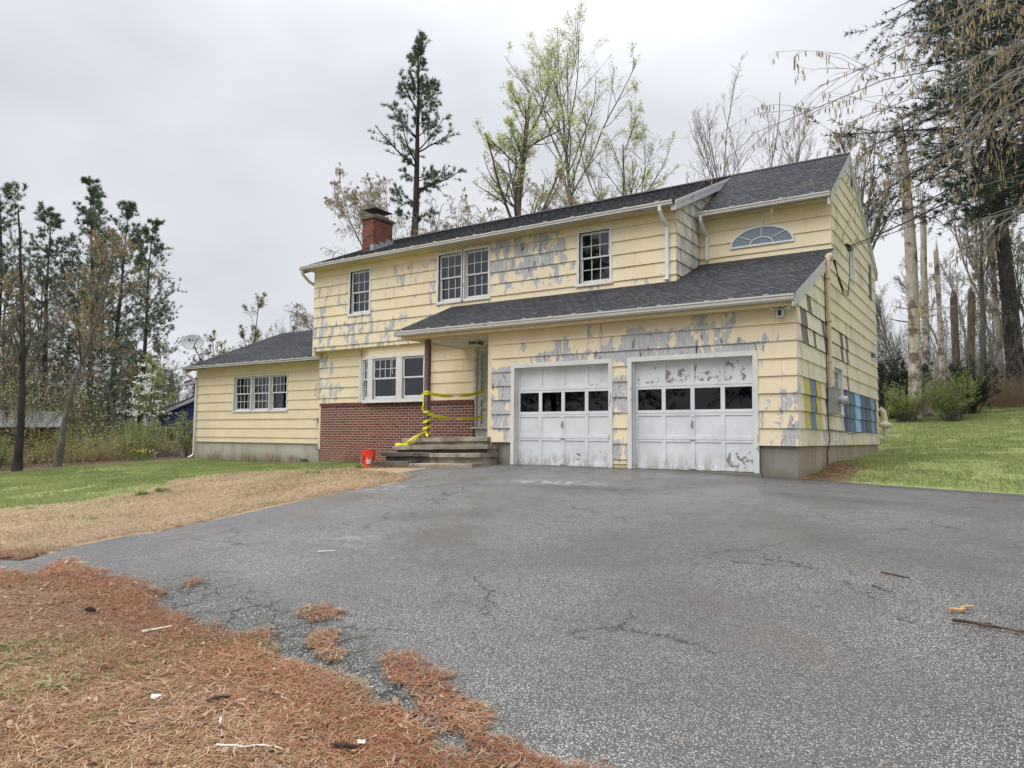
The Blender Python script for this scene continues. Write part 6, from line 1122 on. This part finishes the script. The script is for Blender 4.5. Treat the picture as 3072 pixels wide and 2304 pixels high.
t_, b_, c_ = pine(13, 24., .36, .33, 6.6, 34, 6, 5, .20, .026, .38, .25, 0., 1., .05, 15, 12); hem = tree_thing('hemlock_tree', 'huge dark evergreen hanging over the top right corner', 'evergreen tree', 5.6, 17.5, t_, M_BK, c_, F_HEM, b_, M_BK)
t_, b_, c_ = pine(14, 22., .34, .38, 3.4, 22, 5, 8, .26, .022, 0., .3, 0., .8, .4, 9, 8); tree_thing('pine_tree', 'pine with a thick dark trunk at the right edge behind the lawn', 'pine tree', 3.75, 31.2, t_, M_BK, c_, F_PINE, b_, M_BK).scale = (1.35, 1.35, 1.2)
hem.scale = (1.28, 1.28, 1.15); copytree(hem, 6.6, 18.6, 2.2, 1.15, 'second dark evergreen close behind the hanging one at upper right')
# the birch at the right whose catkin-hung branches reach into the picture
g = np.random.default_rng(77); root = empty('catkin_birch', 'birch branches hung with long tan catkins reaching in from the upper right', 'birch tree', (8.2, -.6, h1(8.2, -.6)-.1), inv=False); ox, oy, oz = root.location
T = np.array([[[0, 0, 0], [-.2, 0, 2.], [-.5, -.1, 4.], [-.9, -.2, 6.], [-1.3, -.4, 8.5], [-1.5, -.5, 11]]], float); Rt = np.linspace(.17, .05, 6)[None]; Gt = Geo(); Gt.tube(T, Rt, 10); Gb = Geo(); Gc = Geo()
tips = np.array([[1.05, -6.55, 4.55], [1.35, -6.3, 3.95], [1.6, -5.9, 5.2], [2.0, -5.4, 3.7], [2.2, -5.0, 5.9], [2.6, -4.6, 4.6], [2.9, -4.2, 3.4], [3.2, -4.3, 6.4], [3.3, -3.6, 5.2], [3.4, -3.2, 4.1], [1.9, -5.9, 4.7], [2.3, -5.3, 4.2], [2.7, -4.8, 5.3], [3.3, -3.4, 6.0], [2.9, -5.0, 6.1], [2.4, -4.3, 3.1], [3.4, -2.9, 3.2]]); st0 = np.array([T[0, 1+(i % 4)]*[1, 1, 1] for i in range(len(tips))]); st0[:, 2] = 3.6+np.arange(len(tips)) % 5*.75; st0[:, 0] = -.3-.08*st0[:, 2]; tip = tips-np.array([ox, oy, oz]); AA = np.empty((len(tips), 13, 3))
for i in range(13): s = i/12; dr_ = .45*max(0, s-.72)/.28; AA[:, i] = st0*(1-s)+tip*s; AA[:, i, 2] += 1.5*np.sin(np.pi*min(1, s*1.05))**.8*(.5+.5*g.random(len(tips)))*(1 if s < .97 else .9); AA[:, i, 2] -= dr_; AA[:, i] += g.normal(size=(len(tips), 3))*.06*(0 < i < 12)
RA = (.022*np.linspace(1, .16, 13))[None]*np.ones((len(tips), 1)); Gb.tube(AA, RA, 5)
E1, E2 = kids(AA[:, 8:], RA[:, 8:], 8, .1, 1., .5, .42, 6, .10, -.03, .6, g, lshape=lambda t: 1.1-.5*t, drp=.2, minr=.003); Gb.tube(E1, E2, 4); pE, _ = along(E1, 5, g, .3, 1.)
B_, Rb = kids(AA, RA, 12, .30, 1., .55, .20, 6, .10, -.03, .6, g, lshape=lambda t: 1.25-.75*t, drp=.16, minr=.0035); Gb.tube(B_, Rb, 4); C, Rc = kids(B_, Rb, 6, .15, 1., .6, .45, 4, .12, -.05, .7, g, drp=.24, minr=.0022); Gb.tube(C, Rc, 3); p, _ = along(C, 2, g, .3, 1.); p2, _ = along(B_, 2, g, .5, 1.); p3, _ = along(AA, 5, g, .6, 1.); p = np.concatenate([p, p2, p3, pE]); k = g.random(len(p)) < .75; catkins(Gc, p[k], .075, .0060, g); catkins(Gc, p[k][::2]+g.normal(size=(len(p[k][::2]), 3))*.008, .065, .0058, g)
link('trunk', Gt.mesh('trunk'), M_BKG, root); link('branches', Gb.mesh('branches'), M_BKL, root); link('catkins', Gc.mesh('catkins'), F_CATK, root)
# ---- left-hand woods
t_, b_, c_ = pine(20, 17.2, .22, .18, 3.5, 21, 6, 9, .24, .026, 0., .5, .1, .9, .6, 9, 6); pA = tree_thing('pine_tree', 'tallest pine of the group at the left', 'pine tree', -43.2, 8.3, t_, M_BK, c_, F_PINE, b_, M_BK)
t_, b_, c_ = pine(21, 14.6, .20, .24, 3.2, 18, 6, 9, .24, .026, 0., .5, -.2, .75, .6, 9, 6); pB = tree_thing('pine_tree', 'ragged pine just right of the tallest pine at the left', 'pine tree', -39.3, 7.6, t_, M_BK, c_, F_PINE, b_, M_BK)
copytree(pB, -42.3, 5.4, 2.2, .98, 'ragged pine just left of the tallest pine at the left'); o = copytree(pA, -35.7, 7.4, 4., .76, 'separate pine standing alone to the right of the left-hand pine group'); copytree(pB, -42.1, 3.0, 4.4, 1.02, 'pine partly cut off by the left edge'); copytree(pA, -47.5, 10.5, 3., .88, 'pine standing behind the tallest pine of the left group'); copytree(pB, -50, 4.5, 1., 1.05, 'pine farther back near the left edge')
t_, b_, c_ = broad(23, 9.2, .13, .34, 13, .62, (8, 7, 5), (.62, .6, .6), 0, cat=2, catL=.09, lean=(.10, .05), ang=.75, wander=.08, droop=.6, up=.35, twr=.005, t1=1.); cb = tree_thing('birch_tree', 'leaning birch hung with orange catkins in front of the left-hand pines', 'birch tree', -25.9, -1.2, t_, M_BKG, c_, F_CATO, b_, M_BKG)
copytree(cb, -31.5, 4.0, 2.6, .80, 'lower birch with orange catkins behind the leaning one, toward the blue house'); copytree(cb, -35.5, 1.0, 4.2, .95, 'birch with orange catkins behind the red shed'); copytree(cb, -37.0, 7.0, .6, .70, 'small orange catkin birch beneath the separate pine'); copytree(cb, -30.0, -3.2, 5.1, .72, 'birch with orange catkins at the left edge above the shed')
t_, b_, c_ = broad(24, 9.0, .15, .30, 12, .35, (5, 5, 3), (.6, .5, .5), 0, ang=.6, up=.5, wander=.03, twr=.006); lt = tree_thing('bare_tree', 'dark straight bare trunk in front of the red shed near the left edge', 'bare tree', -24.7, -3.0, t_, M_BK, None, None, b_, M_BKG)
copytree(lt, -27.2, -4.4, 2., 1.2, 'thin bare pale-twigged tree cut by the left edge')
# ordinary wood trees, background: bare and thinly leafed, shared meshes
t_, b_, c_ = broad(30, 15, .17, .22, 17, .65, (8, 7, 4), (.6, .5, .5), 2, .10, ang=.65, up=.4, twr=.009, leafj=.06, wander=.08, t1=1.); wa = tree_thing('woodland_tree', 'thinly leafed tree in the woods behind', 'tree', -34, 15, t_, M_BKG, c_, F_BRUSH, b_, M_BKG, 'woodland trees'); wa.scale = (.5, .5, .5)
t_, b_, c_ = broad(31, 14, .15, .28, 16, .65, (8, 7, 4), (.6, .5, .5), 1, .06, ang=.6, up=.45, twr=.009, wander=.08, t1=1.); wb = tree_thing('woodland_tree', 'bare grey tree in the woods behind', 'tree', -5, 34, t_, M_BKL, c_, F_BUD, b_, M_BKL, 'woodland trees'); wb.scale = (.55, .55, .55)
GR = 'thin trees of the woods beyond the lawns'
rt_ = random.Random(4)
wlab = {wa.name: 'thinly leafed young tree in the woods beyond the lawns', wb.name: 'bare grey young tree in the woods beyond the lawns'}
for o in (wa, wb): o['label'] = wlab[o.name]; o['group'] = GR
for i in range(30):     # behind the right lawn and the house
    y = rt_.uniform(31, 52); x = -16+rt_.uniform(0, 1)*30+(52-y)*.1; src = wb if rt_.random() < .62 else wa; s = rt_.uniform(.55, .9) if x > 1 else rt_.uniform(.42, .58); copytree(src, x, y, rt_.uniform(0, 6), s, wlab[src.name], GR)
for i in range(34):     # left woods
    d_ = rt_.uniform(0, 1); x = -33-rt_.uniform(0, 30); y = rt_.uniform(-6, 26)+(-33-x)*.25; y += 7*(abs(y+12.6+.584*x) < 4)*(x > -50); src = wa if rt_.random() < .72 else wb; s = rt_.uniform(.42, .70); copytree(src, x, y, rt_.uniform(0, 6), s, wlab[src.name], GR)
for i in range(10): x = -34-rt_.uniform(0, 22); y = 14+rt_.uniform(0, 22); copytree(wb if i % 2 else wa, x, y, rt_.uniform(0, 6), rt_.uniform(.5, .62), wlab[(wb if i % 2 else wa).name], GR)
# trees across the road behind the camera, seen only in the window glass
for i in range(15): a = R(-70+i*10.5); dd = rt_.uniform(15, 26); x = 1+dd*math.sin(a)*1.3; y = -18-dd*math.cos(a); copytree((pA, hem, wb)[i % 3], x, y, i*1.3, (.95, .75, 1.0)[i % 3], ('pine across the road, seen reflected in the windows', 'dark evergreen across the road, seen reflected in the windows', 'bare tree across the road, seen reflected in the windows')[i % 3], 'trees across the road')
# ---- bushes
def bush(seed, Hh, W_, stems, leafn, leafs, k1=5, k2=5):
    g = np.random.default_rng(seed); a = g.uniform(0, 2*np.pi, stems); q = g.uniform(0, .22, stems)*W_; p = np.stack([np.cos(a)*q, np.sin(a)*q, np.zeros(stems)], -1); o = g.uniform(.1, .6, stems)*W_/Hh; d = np.stack([np.cos(a)*o, np.sin(a)*o, np.ones(stems)], -1); A = poly(p, d, Hh*g.uniform(.6, 1.05, stems), 6, .07, .0, g); Ra = .016*np.ones((stems, 1))*np.linspace(1, .35, 7); G_ = Geo(); G_.tube(A, Ra, 4); B_, Rb = kids(A, Ra, k1, .2, 1, .55, .45, 3, .12, .05, .6, g, minr=.006, lshape=lambda t: 1-.5*t); G_.tube(B_, Rb, 3); C, Rc = kids(B_, Rb, k2, .15, 1, .6, .5, 2, .15, .03, .6, g, minr=.0045); G_.tube(C, Rc, 3); Gl = Geo()
    if leafn: p, _ = along(C, leafn, g); leaves(Gl, p, leafs, g, .035)
    return G_.mesh('stems'), (Gl.mesh('leaves') if leafn else None)
def bush_thing(name, label, x, y, ms, smat, lmat, cat_='bush', s=1., rz=0, group=None, inst=None):
    o = empty(name, label, cat_, (x, y, h1(x, y)-.03), group, inv=False); o.scale = (s, s, s); o.rotation_euler = (0, 0, rz); link('stems', ms[0], smat if not ms[0].materials else None, o)
    if ms[1]: link('leaves', ms[1], lmat if not ms[1].materials else None, o)
    return o
b1 = bush(40, 2.9, 2.6, 66, 4, .07, 7, 6); bush_thing('leafy_bush', 'bright yellow-green bush at the woods edge in front of the pale dead trunk', 1.45, 20.4, b1, M_BKG, F_BUSH, s=.68); bA = bush_thing('leafy_bush', 'smaller yellow-green bush at the left foot of the pale dead trunk', -.25, 20.2, b1, M_BKG, F_BUSH, s=.55, rz=2)
b2 = bush(41, 2.3, 2.2, 40, 3, .07, 6, 5)
for i, (x, y, s, lb) in enumerate(((-26.6, 4.6, 1.25, 'green leafing bush against the left corner of the wing'), (-28.6, 3.6, 1.1, 'green leafing bush in front of the blue house'), (-30.9, 4.8, 1.2, 'green leafing bush left of the blue house wall'), (-27.0, 2.2, .75, 'low twiggy bush behind the daffodils'), (-29.4, 1.0, .8, 'low green bush behind the lawn below the blossom tree'), (-27.2, -2.8, .6, 'low green bush in front of the shed'), (-25.6, -4.4, .6, 'low green bush at the left edge before the shed'))): bush_thing('leafy_bush', lb, x, y, b2, M_BKG, F_BUSH, s=s*(.66 if i in (0, 1, 2) else .85), rz=i*1.1)
b3 = bush(42, 2.6, 2.4, 50, 7, .09, 6, 6); M2 = [m.copy() for m in b3]
bush_thing('dark_evergreen_bush', 'dark evergreen bush behind the leafy one, left of the pale dead trunk', -.75, 22.0, b3, M_BK, F_HEM, s=1.0); o = bush_thing('dark_evergreen_bush', 'dark evergreen bush right of the leafy bush under the snags', 1.9, 23.0, b3, M_BK, F_HEM, s=.8, rz=2); bush_thing('dark_evergreen_bush', 'small dark evergreen bush by the forsythia in the left woods', -29.9, 2.2, b3, M_BK, F_HEM, s=.42, rz=1)
t_, b_, c_ = broad(44, 4.6, .06, .25, 12, .6, (7, 6, 4), (.6, .55, .5), 2, .07, ang=.8, up=.2, twr=.006); g = np.random.default_rng(3); dg = tree_thing('blossom_tree', 'small tree with layered white blossom in front of the blue house', 'blossom tree', -29.7, 4.3, t_, M_BKG, c_, F_BUSH, b_, M_BKG)
Gw = Geo(); nn = 200; rr = g.uniform(.3, 1.2, nn); aa = g.uniform(0, 6.3, nn); lay = g.choice([2.1, 2.6, 3.1, 3.5, 3.9, 4.4], nn); rr *= (5.4-lay)/3; pc = np.stack([rr*np.cos(aa), rr*np.sin(aa), lay+rr*.18+g.normal(size=nn)*.06], -1); pp = np.repeat(pc, 4, 0)+g.normal(size=(nn*4, 3))*[.07, .07, .025]; leaves(Gw, pp, .085, g, .01, .9); link('blossom', Gw.mesh('blossom'), F_WHITE, dg)
fo = bush(45, 1.0, 1.0, 26, 3, .06, 5, 4); bush_thing('forsythia', 'small bush of yellow flowers in the shade of the left woods', -28.7, 1.0, fo, M_BKG, F_YEL, 'flowering bush', s=.75)
# ---- undergrowth nobody could count
def brush(name, label, pts, hh, per, leafn, leafs, smat, lmat, seed, r_=.006, droop=.0):
    g = np.random.default_rng(seed); p = np.repeat(pts, per, 0)+g.normal(size=(len(pts)*per, 3))*[.35, .35, 0]; p[:, 2] = H(p[:, 0], p[:, 1])-.05; n = len(p); d = np.stack([g.normal(size=n)*.35, g.normal(size=n)*.35, np.ones(n)], -1); A = poly(p, d, hh*g.uniform(.4, 1.1, n), 4, .13, .0, g, droop); Ra = r_*np.ones((n, 1))*np.linspace(1, .4, 5); G_ = Geo(); G_.tube(A, Ra, 3); B_, Rb = kids(A, Ra, 5, .2, 1, .6, .42, 2, .15, .03, .6, g, minr=r_*.6, lshape=lambda t: 1-.5*t); G_.tube(B_, Rb, 3); o = link(name, G_.mesh(name), smat, kind='stuff'); o['label'] = label; o['category'] = 'undergrowth'
    if leafn: Gl = Geo(); q, _ = along(B_, leafn, g, .2, 1); leaves(Gl, q, leafs, g, .05); o2 = link(name+'_leaves', Gl.mesh(name), lmat, kind='stuff'); o2['label'] = 'small new leaves on the '+label; o2['category'] = 'leaves'
g = np.random.default_rng(50)
def area(n, x0, x1, y0, y1, f=None):
    x = g.uniform(x0, x1, n); y = g.uniform(y0, y1, n); k = np.ones(n, bool) if f is None else f(x, y); return np.stack([x[k], y[k], 0*x[k]], -1)
brush('bramble_thicket', 'reddish brown bramble thicket along the top of the right lawn', area(560, -8, 11, 26.0, 30.0), 1.5, 9, 1, .05, F_DRY, F_BRUSH, 51)
brush('right_understorey', 'thin twiggy understorey in the woods behind the right lawn', area(560, -12, 17, 29.5, 50), 5.2, 6, 2, .08, M_BKL, F_BRUSH, 52, .010)
brush('left_thicket', 'tangled twiggy thicket between the left lawn and the neighbours', area(170, -31, -24.6, -5.5, 5.5, lambda x, y: (x < -25.2-.25*(y < 0))), 1.3, 7, 3, .06, F_DRY, F_BUSH, 53, .007)
brush('left_understorey', 'thin leafing understorey deeper in the left woods', area(760, -60, -33.5, -8, 32, lambda x, y: (x+y*.4 < -32) & ((np.abs(y+11.6+.584*x) > 3.2) | (x < -49))), 5.2, 6, 5, .10, M_BKG, F_BRUSH, 54, .013)
brush('left_saplings', 'tall brownish catkin-hung saplings filling the left woods under the pines', area(230, -47, -29.5, -7, 13, lambda x, y: (x < -29.5-.0*y) & (y < -16.6-.584*x)), 6.6, 4, 6, .10, M_BKG, F_CATO, 55, .011, .2)
brush('left_spring_growth', 'yellow green young growth in the left woods above the thicket', area(170, -44, -27.5, -7, 9, lambda x, y: (y < -15.9-.584*x) & (x < -27.5-.5*np.maximum(0, y))), 3.6, 4, 5, .09, M_BKG, F_BUSH, 56, .009)
